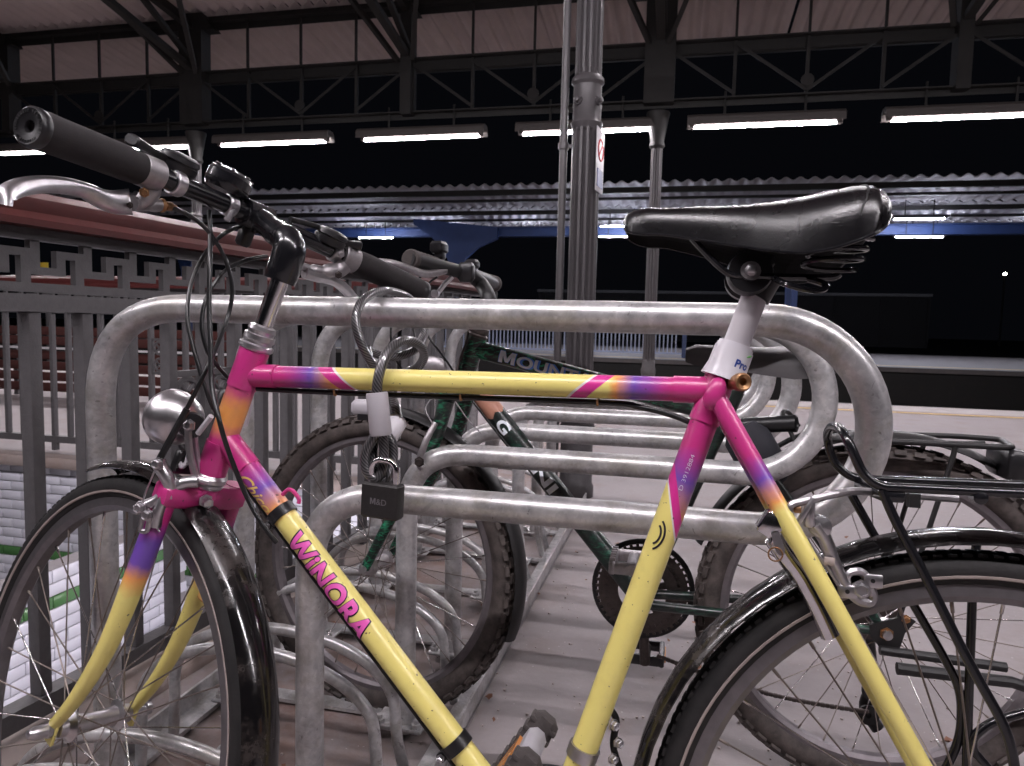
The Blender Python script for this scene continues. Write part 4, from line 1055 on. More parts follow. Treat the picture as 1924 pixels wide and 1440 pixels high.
mb = MB(); mb.tube(fillet([at(270, 962, .852), at(263, 998, .852), at(276, 1000, .852), at(283, 966, .852)], .006, 4, ), .0032, 8); mb.build('pad_slot', M['alu'], fb)
cable([at(298, 868, .855), at(282, 905, .855), at(272, 930, .855), at(268, 955, .855), at(283, 975, .855), at(300, 1000, .857)], .0011, 'alu', fb, 'straddle_wire')
mb = MB(); mb.box(at(348, 868, .89), .030, .012, .030, er, ef, ez, .003); mb.build('reflector_clip', M['black_plastic'], fb)
mb = MB(); mb.tube(fillet([at(336, 858, .88), at(340, 880, .88), at(350, 872, .88), at(354, 856, .88)], .006, 4), .003, 8); mb.build('clip_spring', M['white_plastic'], fb)
# seat cluster: bolt, collar, post, saddle
mb = MB(); mb.lathe(sa+EX*.014-BN*.016+BU*-.004, (FRONT+EX*.5).normalized(), [(-.012, .008), (.010, .008), (.010, .0095), (.018, .0095), (.019, .008), (.017, .0045), (.012, .004)], 16); mb.build('seat_bolt', M['brass'], yb1, 30)
pd = (ob(1428, 545)-ob(1360, 720)).normalized()
p0 = ob(1358, 712)
ut2 = lambda y: (ob(1358+(712-y)*.405, y)-p0).length
mb = MB(); mb.cyl(p0, p0+pd*ut2(540), .0137, 24); mb.build('seat_post', M['post_paint'], yb1)
mb = MB(); mb.lathe(p0, pd, [(.000, .0245), (.004, .0235), (.014, .0212), (.034, .0208), (.034, .0196), (.037, .0196), (.037, .0185), (.040, .0185), (.0405, .0136)], 32); collar = mb.build('post_sleeve', M['white_plastic'], yb1, 25, 'white plastic sleeve with blue lettering')
rgt = pd.cross(FRONT); rgt = rgt if rgt.x > 0 else -rgt
wrap_text('Pro', .012, p0+pd*.0155+rgt*.0, rgt, FRONT, .001, M['navy_letter'], None, 'lettering', .018) if False else None
vs, fs, (x0, x1, y0, y1) = text_mb('Pro', .012, .0004); k_ = .0165/(x1-x0); mb = MB(); PP = []
for x, y in vs:
    q = .25+((x-x0)*k_)/.0213; PP.append(p0+pd*(.0145+(y-y0)*k_)+(FRONT*cos(q)+rgt*sin(q))*.0214)
mb.add(PP, fs); mb.build('lettering', M['navy_letter'], collar)
mb = MB(); mb.tube([p0+pd*(.0285+.0035*i/6)+(FRONT*cos(.75+.06*i)+rgt*sin(.75+.06*i))*.0212 for i in range(7)], [.0003, .0008, .001, .001, .0009, .0007, .0003], 6); mb.build('lettering', M['green_letter'], collar)
# saddle
stn = [(1171, 414, 424, .006), (1177, 403, 432, .018), (1190, 396, 437, .024), (1215, 391, 440, .029), (1250, 391, 441, .030), (1300, 389, 448, .035), (1350, 388, 456, .041), (1400, 386, 464, .051), (1450, 382, 471, .064), (1500, 375, 474, .078), (1550, 365, 467, .088), (1600, 357, 450, .094), (1635, 356, 434, .090), (1655, 366, 417, .074), (1666, 381, 402, .045), (1670, 390, 396, .015)]
RR = []
def sad_ring(px, yt, yb_, hw, lift=0.0, n=24):
    X = ob(px, (yt+yb_)/2, -hw*.6).x
    t_ = ob(px, yt, -hw*.25); b_ = ob(px, yb_, -hw)
    hz = (t_-BP).dot(BU); lz = (b_-BP).dot(BU); ring = []
    for j in range(n+1):
        a = pi*j/n; cz = sin(a)**.62; sy = -cos(a)
        ring.append(BP+EX*X+BN*(hw*(abs(sy)**.8)*(1 if sy > 0 else -1)*(1+lift*12))+BU*(lz+(hz-lz)*cz+lift))
    for j in range(1, 6):
        f = 1-2*j/6; ring.append(BP+EX*X+BN*(hw*.86*f)+BU*(lz+.006*(1-f*f)))
    return ring
for i in range(len(stn)-1):
    for k in range(3):
        f = k/3; RR.append(sad_ring(*[stn[i][m]+(stn[i+1][m]-stn[i][m])*f for m in range(4)]))
RR.append(sad_ring(*stn[-1]))
mb = MB(); mb.rings(RR); saddle = mb.build('saddle', M['leather'], yb1, 70, 'worn black leather saddle')
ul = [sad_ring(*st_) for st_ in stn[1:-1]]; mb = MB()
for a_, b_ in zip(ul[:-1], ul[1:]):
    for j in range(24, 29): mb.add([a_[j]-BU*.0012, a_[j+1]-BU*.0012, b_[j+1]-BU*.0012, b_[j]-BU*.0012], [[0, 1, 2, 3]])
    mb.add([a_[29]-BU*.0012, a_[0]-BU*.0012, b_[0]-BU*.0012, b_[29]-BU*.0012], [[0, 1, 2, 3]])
mb.build('underside', M['soot'], saddle)  # near-black sheet under the saddle, its shade put into the colour
sm = sad_ring(1612, 356.4, 444, .0925, .0004); sm2 = []
mb = MB(); mb.tube([p+EX*(.012*sin(pi*min(1, j/13.0))-.006+random.uniform(-.0006, .0006)) for j, p in enumerate(sm[1:24])], .0011, 6); mb.build('seam', M['black_matt'], saddle)
mb = MB()
for s in (-1, 1):
    mb.tube(spline([sad_ring(*st_)[0 if s < 0 else 24]+BU*-.0004 for st_ in stn[1:-1]], 3), .0016, 6)
mb.build('piping', M['black_gloss'], saddle)
mb = MB(); mb.box(ob(1648, 425, -.07), .008, .004, .010, EX, BN, BU); mb.build('badge', M['white_plastic'], saddle)
sp_o = -.035
for s in (-1, 1):
    mb = MB(); o_ = s*.028
    mb.tube(spline([ob(1300, 448, o_), ob(1322, 472, o_), ob(1350, 500, o_), ob(1375, 517, o_), ob(1410, 519, o_), ob(1480, 521, o_), ob(1560, 522, o_), ob(1577, 515, o_)], 5), .0036, 8); mb.build('saddle_rail', M['black_gloss'], saddle)
    mb = MB(); oo = s*.055; P = []
    cc = ob(1556, 506, oo); tops = ob(1585, 450, oo)
    for i in range(49):
        q = 2*pi*i/16; f = i/48
        P.append(cc.lerp(tops, f)+EX*(.026*cos(q))+BN*(.017*sin(q)))
    mb.tube(P, .0026, 8); mb.build('spring', M['black_gloss'], saddle)
    mb = MB(); mb.tube(spline([ob(1452, 522, o_), ob(1480, 535, oo), ob(1520, 545, oo), ob(1545, 545, oo*.9), ob(1550, 535, oo*.8), ob(1520, 525, oo*.6)], 5), .0034, 8); mb.build('saddle_rail', M['black_gloss'], saddle)
cl = ob(1405, 520)
mb = MB(); mb.lathe(cl-BN*.030, BN, [(0, .006), (.001, .022), (.008, .0235), (.020, .0235), (.022, .018), (.040, .018), (.042, .0235), (.058, .0225), (.060, .006)], 28); mb.box(cl+BU*.012+EX*.004, .040, .058, .018, EX, BN, BU, .005); mb.cyl(cl+EX*.020+BU*.002, p0+pd*ut2(560), .0165, 20); clamp = mb.build('saddle_clamp', M['black_plastic'], yb1, 40)
mb = MB(); mb.lathe(cl-BN*.030, -BN, [(0, .0105), (.003, .010), (.003, .0062), (.008, .006), (.009, .004)], 16); mb.build('bolt', M['alu_dull'], clamp); mb = MB(); mb.box(cl-BN*.0385, .0078, .003, .0078, EX, BN, BU, .0006); mb.build('bolt_head', M['alu'], clamp)
# carrier
CN, CF = -.052, .052
car = None
def rod(pts, r=.0042, name='rod', mat='black_gloss', parent=None, rad=.02):
    mb = MB(); mb.tube(fillet(pts, rad, 6), r, 10); return mb.build(name, M[mat], parent or yb1, 60)
near = [ob(2150, 938, CN), ob(1652, 915, CN), ob(1622, 893, CN), ob(1592, 826, CN), ob(1578, 803, CN*.6), ob(1560, 800, CF*.2), ob(1553, 822, CF*.9), ob(1565, 870, CF), ob(1600, 899, CF), ob(1640, 901, CF), ob(2150, 920, CF)]
car = rod(near, .0047, 'carrier', rad=.022); car['label'] = 'black tubular rear carrier'
rod([ob(1657, 920, CN), ob(1680, 975, CN), ob(1742, 1088, CN-.006), ob(1819, 1243, CN-.012), ob(1900, 1385, CN-.014), ob(1912, 1500, CN-.014)], .0046, 'strut', parent=car, rad=.03)
rod([ob(1600, 930, CF), ob(1691, 1093, CF), ob(1768, 1225, CF+.006), ob(1807, 1298, CF+.008), ob(1806, 1385, CF+.01), ob(1775, 1450, CF+.01)], .0046, 'strut', parent=car, rad=.02)
rod([ob(1836, 1010, CF), ob(1828, 1090, CF), ob(1815, 1460, CF+.004)], .0046, 'strut', parent=car)
rod([ob(1990, 1320, CF), ob(1860, 1358, CF), ob(1828, 1385, CF), ob(1828, 1410, CF), ob(1880, 1470, CF)], .0046, 'strut', parent=car, rad=.02)
mb = MB(); a, b = ob(1545, 955, CN), ob(1700, 935, 0); mb.tube(fillet([ob(1482, 965, CN*.9), ob(1484, 948, CN*.9), ob(1600, 922, CN*.6), ob(1680, 928, 0), ob(1800, 938, 0)], .012, 5), .0040, 8); mb.build('bracket', M['alu'], car)
mb = MB(); mb.box((ob(1650, 922, 0)), .022, .11, .012, EX, BN, BU, .003); mb.build('cross_plate', M['black_gloss'], car)
mb = MB(); mb.box(ob(1716, 940, -.01), .010, .012, .014, EX, BN, BU); mb.build('clip', M['black_matt'], car)
mb = MB(); mb.lathe(ob(1840, 935, CN), -BN, [(-.01, .006), (.004, .0065), (.006, .003)], 10); mb.build('bolt', M['black_gloss'], car)
# rear brake and frame lock
Zb = .712
rb = arm([at(1530, 985, Zb), at(1548, 1010, Zb), at(1562, 1045, Zb), at(1580, 1085, Zb), at(1592, 1108, Zb)], (.0075, .0055), name='rear_brake')
mb = MB(); mb.lathe(at(1535, 985, Zb+.015), FRONT, [(0, .010), (.014, .0115), (.020, .0105), (.022, .004)], 20); mb.build('pivot', M['alu'], rb)
mb = MB(); mb.tube(fillet([at(1592, 1108, Zb), at(1588, 1075, Zb), at(1622, 1072, Zb), at(1642, 1120, Zb), at(1636, 1134, Zb), at(1610, 1130, Zb), at(1592, 1108, Zb)], .010, 5), .0045, 8); mb.build('pad_slot', M['alu'], rb)
bolt(at(1617, 1108, Zb-.006), FRONT, .0075, rb)
for px, py in ((1640, 1092), (1592, 1112)):
    mb = MB(); mb.box(at(px, py, Zb-.004), .018, .004, .013, EX, BN, BU, .001); mb.build('pad_holder', M['alu'], rb)
    mb = MB(); mb.lathe(at(px, py, Zb-.0065), FRONT, [(0, .0022), (.0008, .0022)], 8); mb.build('hole', M['black_matt'], rb)
mb = MB(); mb.box(at(1520, 962, Zb), .010, .012, .030, EX, BN, BU, .002); mb.box(at(1512, 962, Zb-.006), .005, .006, .034, (EX-BU*.5).normalized(), BN, (BU+EX*.5).normalized(), .001); mb.build('cable_clamp', M['alu'], rb)
mb = MB(); mb.box(at(1498, 958, Zb-.004), .007, .006, .006, EX, BN, BU, .001); mb.build('cable_end', M['brass'], rb)
cable([at(1515, 1010, Zb-.008), at(1530, 1035, Zb-.008), at(1560, 1075, Zb-.008), at(1575, 1100, Zb-.008)], .0018, 'alu', rb, 'spring_wire')
mb = MB(); mb.box(at(1558, 1055, Zb-.009), .010, .004, .008, EX, BN, BU, .001); mb.build('tag', M['reflex_line'], rb)
fl_ = arm([at(1452, 1010, .725), at(1475, 1045, .725), at(1502, 1080, .725), at(1535, 1140, .722), at(1560, 1195, .72)], .0095, 'chrome', name='frame_lock')
fl_['label'] = 'chrome ring lock on the seat stays'
mb = MB(); mb.box(at(1448, 985, .715), .022, .020, .024, (EX-BU*.6).normalized(), BN, (BU+EX*.6).normalized(), .003); mb.box(at(1455, 1012, .712), .010, .016, .014, EX, BN, BU, .002); mb.build('lock_body', M['chrome'], fl_)
mb = MB(); kp = at(1462, 1020, .700); mb.prism([(-.004, .010), (.004, .010), (.0045, -.008), (.002, -.013), (-.002, -.013), (-.0045, -.008)], kp, (EX*.95+BU*.3).normalized(), (BU*.95-EX*.3).normalized(), BN, .0022); mb.build('key', M['alu'], fl_)
mb = MB(); mb.tube(arc(at(1457, 1042, .699), (EX*.97).normalized(), BU, .0066, 0, 2*pi-.05, 24), .0008, 6); mb.build('key_ring', M['brass'], fl_)
# crank, pedal, derailleur clamp
pdl = ob(966, 1448, -.125); ca = BB-BN*.062; cb = pdl+BN*.055
mb = MB(); mb.tube([ca, ca.lerp(cb, .5), cb], [.013, .0095, .0105], 12); mb.cyl(BB-BN*.036, BB-BN*.068, .012, 16); crank = mb.build('crank', M['alu'], yb1)
px_ = (EX*.55+BU*.83).normalized(); pz_ = px_.cross(BN)
mb = MB(); mb.box(pdl, .074, .058, .020, px_, BN, pz_, .006); ped = mb.build('pedal', M['pedal_grey'], yb1, 40)
for s in (-1, 1):
    mb = MB(); mb.box(pdl+BN*(s*.041), .092, .020, .027, px_, BN, pz_, .007); tr = mb.build('pedal_tread', M['rubber_tread'], ped)
    for i in range(7):
        mb = MB(); mb.box(pdl+BN*(s*.041)+px_*(-.036+.012*i), .005, .018, .030, px_, BN, pz_, .001); mb.build('rib', M['rubber_tread'], ped)
for pc_, sx_, sy_ in ((pdl-BN*.0518, .050, .003),):
    mb = MB(); mb.box(pc_, sx_, sy_, .013, px_, BN, pz_); mb.build('reflector', M['orange_reflector'], ped)
mb = MB(); mb.box(pdl+pz_*.0115-px_*.004, .052, .034, .004, px_, BN, pz_); mb.build('reflector', M['orange_reflector'], ped)
mb = MB(); mb.tube(arc(BB+BN*.04, EX, BU, .078, .4, 2.6, 18), .0055, 8); mb.build('chain_guard', M['black_gloss'], yb1)
mb = MB()
for i in range(40):
    q = 2*pi*i/40; mb.box(BB+BN*.046+EX*(.066*cos(q))+BU*(.066*sin(q)), .009, .003, .008, EX*cos(q)+BU*sin(q), BN, BU*cos(q)-EX*sin(q))
mb.lathe(BB+BN*.044, BN, [(0, .05), (0, .066), (.004, .066), (.004, .05)], 40, False); mb.build('chainring', M['steel_dark'], yb1)
dcl = sa+sdir*us_(1412); mb = MB(); mb.lathe(dcl-sdir*.007, sdir, [(0, .0150), (0, .0175), (.014, .0175), (.014, .0150)], 26, False); fdr = mb.build('derailleur_clamp', M['alu'], yb1, 30)
for px, py, r in ((1152, 1362, .005), (1160, 1395, .0045), (1150, 1425, .0045)): bolt(ob(px, py, -.004), (EX+FRONT).normalized(), r, fdr)
mb = MB(); mb.tube(fillet([ob(1145, 1330, .02), ob(1160, 1350, .02), ob(1150, 1400, .02), ob(1170, 1460, .02)], .01, 4), .004, 8); mb.build('cage', M['black_matt'], fdr)


# ================================================================== CABLE LOCK AND PADLOCK
lk = thing('cable_lock', 'thick braided steel cable lock looped round rack bar and top tube', 'lock', at(712, 780, .83))
def looped(pts, r=.0062, name='cable', n=7):
    mb = MB(); mb.tube(spline([at(*p) for p in pts], n), r, 14); return mb.build(name, M['lock_cable'], lk, 60)
looped([(718, 800, .83), (709, 745, .83), (712, 705, .832), (728, 664, .845), (757, 641, .87), (786, 647, .90), (797, 668, .93), (783, 692, .96), (748, 703, .975), (712, 697, .97), (685, 660, .955), (669, 610, .955),
        (676, 573, .97), (700, 552, 1.0), (732, 547, 1.04), (768, 560, 1.09), (795, 595, 1.11), (797, 632, 1.10), (776, 660, 1.07), (738, 671, 1.05), (703, 664, 1.03), (690, 655, 1.02)])
looped([(690, 655, 1.02), (700, 700, .99), (728, 735, .94), (743, 765, .90), (748, 800, .88), (742, 825, .865)])
looped([(716, 808, .835), (700, 826, .835), (687, 852, .835), (687, 880, .833), (699, 897, .832), (709, 900, .832), (719, 880, .834), (722, 848, .836), (719, 815, .836)], .0058)
looped([(720, 808, .85), (735, 830, .85), (739, 858, .848), (733, 885, .842), (722, 903, .836), (711, 903, .836), (703, 885, .840), (701, 850, .845), (706, 815, .848)], .0058)
def sleeve(a, b, r, mat, nm):
    mb = MB(); d = (b-a).normalized(); L = (b-a).length
    mb.lathe(a, d, [(0, .0064), (0, r*.93), (.002, r), (L-.002, r), (L, r*.93), (L, .006)], 26, False); mb.lathe(b-d*.001, d, [(0, r*.9), (.0008, .001)], 20); return mb.build(nm, mat, lk, 30)
sleeve(at(708, 738, .83), at(716, 818, .832), .0128, M['grey_sleeve'], 'sleeve'); sleeve(at(748, 790, .878), at(728, 822, .86), .0125, M['white_plastic'], 'sleeve')
pk = thing('padlock', 'small black padlock hanging from the cable lock', 'padlock', at(718, 975, .828))
pc = at(719, 940, .828); pr = (EX*.985-EY*.10-EZ*.03).normalized(); pu = (EZ*.995+EX*.07).normalized(); pn = pu.cross(pr).normalized(); pu = pr.cross(pn).normalized()*-1 if pr.cross(pn).z < 0 else pr.cross(pn).normalized()
mb = MB(); mb.box(pc, .0475, .019, .0405, pr, pn, pu, .0022); body = mb.build('body', M['lock_black'], pk, 30)
fn = pn if pn.y < 0 else -pn
flat_text('M&D', pc+fn*.0099-pr*.011, pr, pu, .021, M['grey_letter'], body, off=.0002)
mb = MB(); mb.tube(fillet([pc+pu*.018-pr*.016, pc+pu*.047-pr*.016, pc+pu*.047+pr*.016, pc+pu*.018+pr*.016], .015, 7), .0041, 12); mb.build('shackle', M['chrome'], pk, 60)

# ================================================================== GREEN MOUNTAIN BICYCLE
GY2 = 1.42
def og(px, py, off=0.0): return oy(px, py, GY2+off)
gb = thing('bicycle', 'green marbled mountain bicycle with knobbly tyres standing behind the yellow one', 'bicycle', (-.1, GY2, 0))
GF = V((0, -1, 0))
def gt(name, a, b, r, mat='green', r2=None, label=None):
    mb = MB(); mb.tube([a.lerp(b, i/6) for i in range(7)], [r+((r2 or r)-r)*i/6 for i in range(7)], 18, ref=GF); return mb.build(name, M[mat], gb, 40, label)
gT, gB, gBB, gS = og(897, 632), og(868, 722), og(1205, 1125), og(1384, 735)
gez = (gT-gB).normalized(); gst = radians(9); gf0 = (V((-1, 0, 0))-gez*(-gez.x)).normalized()
gef = gf0*cos(gst)+EY*sin(gst); ger = EY*cos(gst)-gf0*sin(gst)
gFH = og(703, 1063); gFH = V((gFH.x, GY2+.02, .327)); gRH = V((og(1643, 1205).x, GY2, .327))
gt('head_tube', gT, gB, .0205)
gtt = gt('top_tube', gT+(gB-gT)*.25, og(1374, 784), .0182, label='green marbled top tube with pale lettering'); gdt = gt('down_tube', gT.lerp(gB, .80), gBB, .0205, 'green_dark', label='dark green down tube with brown tape')
gt('seat_tube', gS, gBB, .0155, 'green_dark')
for s in (-1, 1):
    gt('seat_stay', gS.lerp(gBB, .10)+EY*(s*.02), gRH+EY*(s*.062), .0085, 'green_dark', r2=.007); gt('chain_stay', gBB+EX*.02+EY*(s*.03), gRH+EY*(s*.062), .010, 'green_dark', r2=.008)
    k0 = gB-gez*.035+ger*(s*.048); mb = MB(); P = spline([k0, k0-gez*.10, k0.lerp(gFH+ger*(s*.05), .6)-gef*.004, gFH+ger*(s*.05)], 5)
    mb.tube(P, [.0165-.0065*i/(len(P)-1) for i in range(len(P))], 14); mb.build('fork_blade', M['green'], gb, 50)
mb = MB(); mb.box(gB-gez*.022, .12, .034, .026, ger, gef, gez, .008); mb.build('fork_crown', M['green'], gb)
mb = MB(); mb.cyl(gBB-EY*.036, gBB+EY*.036, .021, 18); mb.build('bottom_bracket', M['green'], gb)
mb = MB(); mb.lathe(gT-gez*.002, gez, [(0, .0215), (.005, .0225), (.008, .019), (.012, .021), (.020, .020), (.024, .015)], 20); mb.build('headset', M['steel_dark'], gb)
wheel(gb, gFH, ger, EZ, .327, .0245, M['tyre_dusty'], M['rim_dark'], .09, 32, knobs=62, label='front wheel with knobbly tyre', spoke_mat='spoke_dull')
wheel(gb, gRH, EY, EZ, .327, .0245, M['tyre_dusty'], M['rim_dark'], .12, 32, knobs=62, label='rear wheel with knobbly tyre', spoke_mat='spoke_dull', phase=.1)
fender(gFH, ger, EZ, .350, .028, radians(92), radians(199), gb, M['black_matt'])
fender(gRH, EY, EZ, .356, .029, radians(20), radians(150), gb, M['black_matt'])
# lettering and tape
td = (og(1374, 784)-(gT+(gB-gT)*.25)).normalized(); tq = og(938, 673+9)
qa = gT+(gB-gT)*.25; u0 = (tq-qa).dot(td)
wrap_text('MOUNTAIN', .03, qa+td*u0, td, GF, .0182, M['blue_letter'], gtt, 'lettering', .239, .0275, ang=.02, off=.0018, lift=.0003)
wrap_text('MOUNTAIN', .03, qa+td*(u0+.001), td, GF, .0182, M['white_letter'], gtt, 'lettering', .236, .0245, ang=.02, off=.0008, lift=.0008)
dd2 = (gBB-gT.lerp(gB, .80)).normalized(); qd = gT.lerp(gB, .80)
def gu(px, py): return (og(px, py)-qd).dot(dd2)
wrap_text('G', .03, qd+dd2*gu(922, 805), dd2, GF, .0205, M['white_letter'], gdt, 'lettering', .030, .026, off=.001)
wrap_text('NI', .03, qd+dd2*gu(985, 893), dd2, GF, .0205, M['white_letter'], gdt, 'lettering', .062, .026, off=.001)
mb = MB(); t0 = gu(890, 758); R_ = []
for i in range(9):
    ring = []; n1 = GF; n2 = dd2.cross(n1)
    for j in range(24):
        q = 2*pi*j/24; ring.append(qd+dd2*(t0+.048*i/8+(.004*sin(5*q) if i in (0, 8) else 0))+(n1*cos(q)+n2*sin(q))*(.0209+random.uniform(0, .0007)))
    R_.append(ring)
mb.rings(R_, caps=False); mb.build('tape', M['tape_brown'], gdt, 60, 'brown adhesive tape')
# handlebar, grips, stem
gA, gM, gE = at(770, 487, 1.36), at(884, 516, 1.50), at(930, 534, 1.74)
gd = (gE-gA).normalized(); 
mb = MB(); mb.tube(spline([gA, gM, gE], 8), .0140, 14); mb.build('handlebar', M['black_matt'], gb)
for a, b in ((gA, gA+gd*.105), (gE, gE-gd*.105)):
    mb = MB(); d = (b-a).normalized(); mb.lathe(a-d*.002, d, [(0, .004), (.0005, .0175), (.004, .0195), (.012, .0197), (.014, .0182)]+[(.016+.007*i, .0194 if i % 2 else .0180) for i in range(12)]+[(.102, .0190), (.105, .014)], 20); g = mb.build('grip', M['rubber_tread'], gb, 30)
sq = T_ = gT+gez*.055
mb = MB(); mb.tube(spline([gT+gez*.02, gT+gez*.07, gT+gez*.085+EX*-.004, at(905, 535, 1.52), gM], 5), [.0125]*8+[.0155]*8+[.015]*5, 14); mb.tube([at(921, 548, 1.52), at(919, 566, 1.52)], .017, 12); stm = mb.build('stem', M['black_matt'], gb, 60)
mb = MB(); mb.box(at(876, 512, 1.455), .036, .022, .040, EX, EY, EZ, .008); mb.build('bar_clamp', M['black_plastic'], stm)
for px, py, zc, sz in ((825, 466, 1.46, .040), (887, 497, 1.55, .032)):
    mb = MB(); mb.box(at(px, py, zc), sz*.85, .03, sz*.62, gd, gd.cross(EZ).normalized(), EZ, .006); mb.box(at(px+2, py+14, zc), sz*.5, .02, .018, gd, gd.cross(EZ).normalized(), EZ, .004); mb.build('shifter', M['black_plastic'], gb)
glv = arm([at(836, 508, 1.42), at(800, 515, 1.38), at(762, 503, 1.34), at(735, 495, 1.32), at(705, 492, 1.31)], (.008, .0065), 'alu_dull', gb, 'brake_lever')
mb = MB(); mb.tube(spline([at(850, 520, 1.44), at(835, 535, 1.44), at(822, 552, 1.44)], 4), .005, 8); mb.lathe(at(818, 552, 1.43), GF, [(-.005, .008), (.006, .008), (.007, .004)], 12); mb.build('lever_link', M['alu'], glv)
for pts in ([(780, 505, 1.40), (760, 520, 1.42), (742, 560, 1.5), (735, 640, 1.5), (760, 700, 1.5), (840, 760, 1.47)], [(800, 515, 1.42), (783, 530, 1.44), (772, 580, 1.5), (790, 660, 1.5), (860, 740, 1.47)],
            [(822, 520, 1.44), (800, 545, 1.46), (800, 620, 1.5), (840, 680, 1.48), (900, 770, 1.46), (980, 870, 1.46)], [(868, 560, 1.48), (880, 620, 1.45), (860, 690, 1.45), (842, 760, 1.44)]):
    cable([at(*p) for p in pts], .0024, 'steel_dark' if pts[0][0] > 850 else 'cable_black', gb)
# front cantilever brake, lamp on the fender
gbk = arm([at(818, 795, 1.42), at(800, 830, 1.41), at(788, 868, 1.41), at(795, 880, 1.41)], (.006, .008), 'alu_dull', gb, 'front_brake')
bolt(at(788, 868, 1.395), GF, .008, gbk, M['steel_dark'])
cable([at(812, 795, 1.41), at(800, 770, 1.42), at(812, 750, 1.44), at(845, 745, 1.45), at(880, 790, 1.45), at(905, 815, 1.45)], .0013, 'alu_dull', gbk, 'wire')
mb = MB(); mb.box(at(690, 766, 1.43), .060, .034, .030, EX, EY, EZ, .007); mb.build('front_lamp', M['grey_sleeve'], gb)
mb = MB(); mb.box(at(695, 783, 1.43), .04, .03, .012, EX, EY, EZ); mb.build('lamp_bracket', M['black_plastic'], gb)
mb = MB(); mb.sphere(at(813, 690, 1.46), .030, 16, EX, EY, EZ, 1.0, .5, .8); mb.build('mirror_back', M['alu_dull'], gb)
# cranks, chainring, chain
mb = MB()
for r0, th in ((.092, .004), (.072, .004)):
    o_ = gBB+EY*(.048 if r0 > .08 else .040); mb.lathe(o_, EY, [(0, r0-.022), (0, r0), (th, r0), (th, r0-.022)], 44, False)
    for i in range(44 if r0 > .08 else 36):
        q = 2*pi*i/(44 if r0 > .08 else 36); mb.box(o_+EY*(th/2)+EX*((r0+.002)*cos(q))+EZ*((r0+.002)*sin(q)), .007, .003, .006, EX*cos(q)+EZ*sin(q), EY, EZ*cos(q)-EX*sin(q))
for i in range(5):
    q = 2*pi*i/5+.3; mb.box(gBB+EY*.05+EX*(.045*cos(q))+EZ*(.045*sin(q)), .085, .006, .014, EX*cos(q)+EZ*sin(q), EY, EZ*cos(q)-EX*sin(q))
mb.build('chainring', M['steel_dark'], gb)
mb = MB(); mb.lathe(gBB+EY*.056, EY, [(0, .095), (0, .106), (.003, .106), (.003, .095)], 44, False); mb.build('chain_guard', M['black_matt'], gb)
for s, px, py in ((-1, 1192, 1040), (1, 1212, 1262)):
    a = gBB+EY*(s*.062); b = og(px, py, s*.075); b = a+(b-a)*(.17/(b-a).length) if (b-a).length > .17 else b
    mb = MB(); mb.tube([a, a.lerp(b, .5), b], [.013, .010, .011], 10); cr_ = mb.build('crank', M['steel_dark'], gb)
    pc2 = b+EY*(s*.055); mb = MB()
    for q in (-1, 1): mb.box(pc2+EX*(q*.034), .012, .085, .024, EX, EY, EZ, .003)
    for q in (-1, 1): mb.box(pc2+EY*(q*.037), .080, .010, .022, EX, EY, EZ, .003)
    mb.cyl(pc2-EY*.045, pc2+EY*.045, .010, 12)
    for i in range(6): mb.box(pc2+EX*(-.034)+EY*(-.035+.014*i)+EZ*.014, .010, .004, .006)
    pe = mb.build('pedal', M['alu_dull'] if s < 0 else M['black_plastic'], gb)
    mb = MB(); mb.box(pc2+EX*.0415, .003, .05, .014); mb.build('reflector', M['orange_reflector'], pe)
mb = MB(); ch0, ch1 = og(1235, 1232, .05), og(1632, 1338, .05)
NL = 46
for i in range(NL):
    p = ch0.lerp(ch1, i/NL); nx = ch0.lerp(ch1, (i+1)/NL); sag = lambda f: -.018*sin(pi*f)
    p = p+EZ*sag(i/NL); nx = nx+EZ*sag((i+1)/NL); d = (nx-p).normalized()
    mb.box((p+nx)/2, (nx-p).length*1.15, .004 if i % 2 else .0065, .0085, d, EY, d.cross(EY).normalized(), .002)
chn = mb.build('chain', M['steel_dark'], gb); chn['kind'] = 'stuff'
mb = MB(); mb.lathe(gRH+EY*.03, EY, [(0, .012), (.002, .055), (.006, .055), (.008, .045), (.012, .045), (.014, .036), (.018, .036), (.02, .028), (.024, .028), (.025, .01)], 28); mb.build('cassette', M['steel_dark'], gb, 30)
mb = MB(); mb.tube(fillet([gRH+EY*.075-EZ*.02, og(1640, 1290, .08), og(1622, 1330, .08), og(1650, 1370, .07)], .02, 4), [.014]*14 if False else .013, 10); mb.lathe(og(1640, 1300, .06), EY, [(0, .006), (0, .02), (.006, .02), (.006, .006)], 18, False); mb.lathe(og(1632, 1345, .06), EY, [(0, .006), (0, .02), (.006, .02), (.006, .006)], 18, False); mb.build('derailleur', M['black_matt'], gb, 40)
mb = MB(); mb.prism([(-.028, .012), (.0, .024), (.030, .036), (.046, .028), (.030, .004), (.022, -.030), (-.010, -.026), (-.026, -.008)], gRH-EY*.069, EX, EZ, EY, .006); dro = mb.build('dropout', M['black_matt'], gb); bolt(gRH-EY*.070, -EY, .009, dro, M['brass']); bolt(gRH-EY*.068+EX*.03+EZ*.03, -EY, .006, dro, M['brass'])
mb = MB(); k1_ = gRH-EY*.072-EZ*.03; mb.tube([k1_+EX*-.01, k1_+EX*.19-EZ*.005], .0085, 10); mb.tube([k1_+EX*.02-EZ*.03, k1_+EX*.20-EZ*.03+EX*.0, k1_+EX*.42-EZ*.085], [.011, .010, .0075], 10); mb.build('kickstand', M['black_matt'], gb)
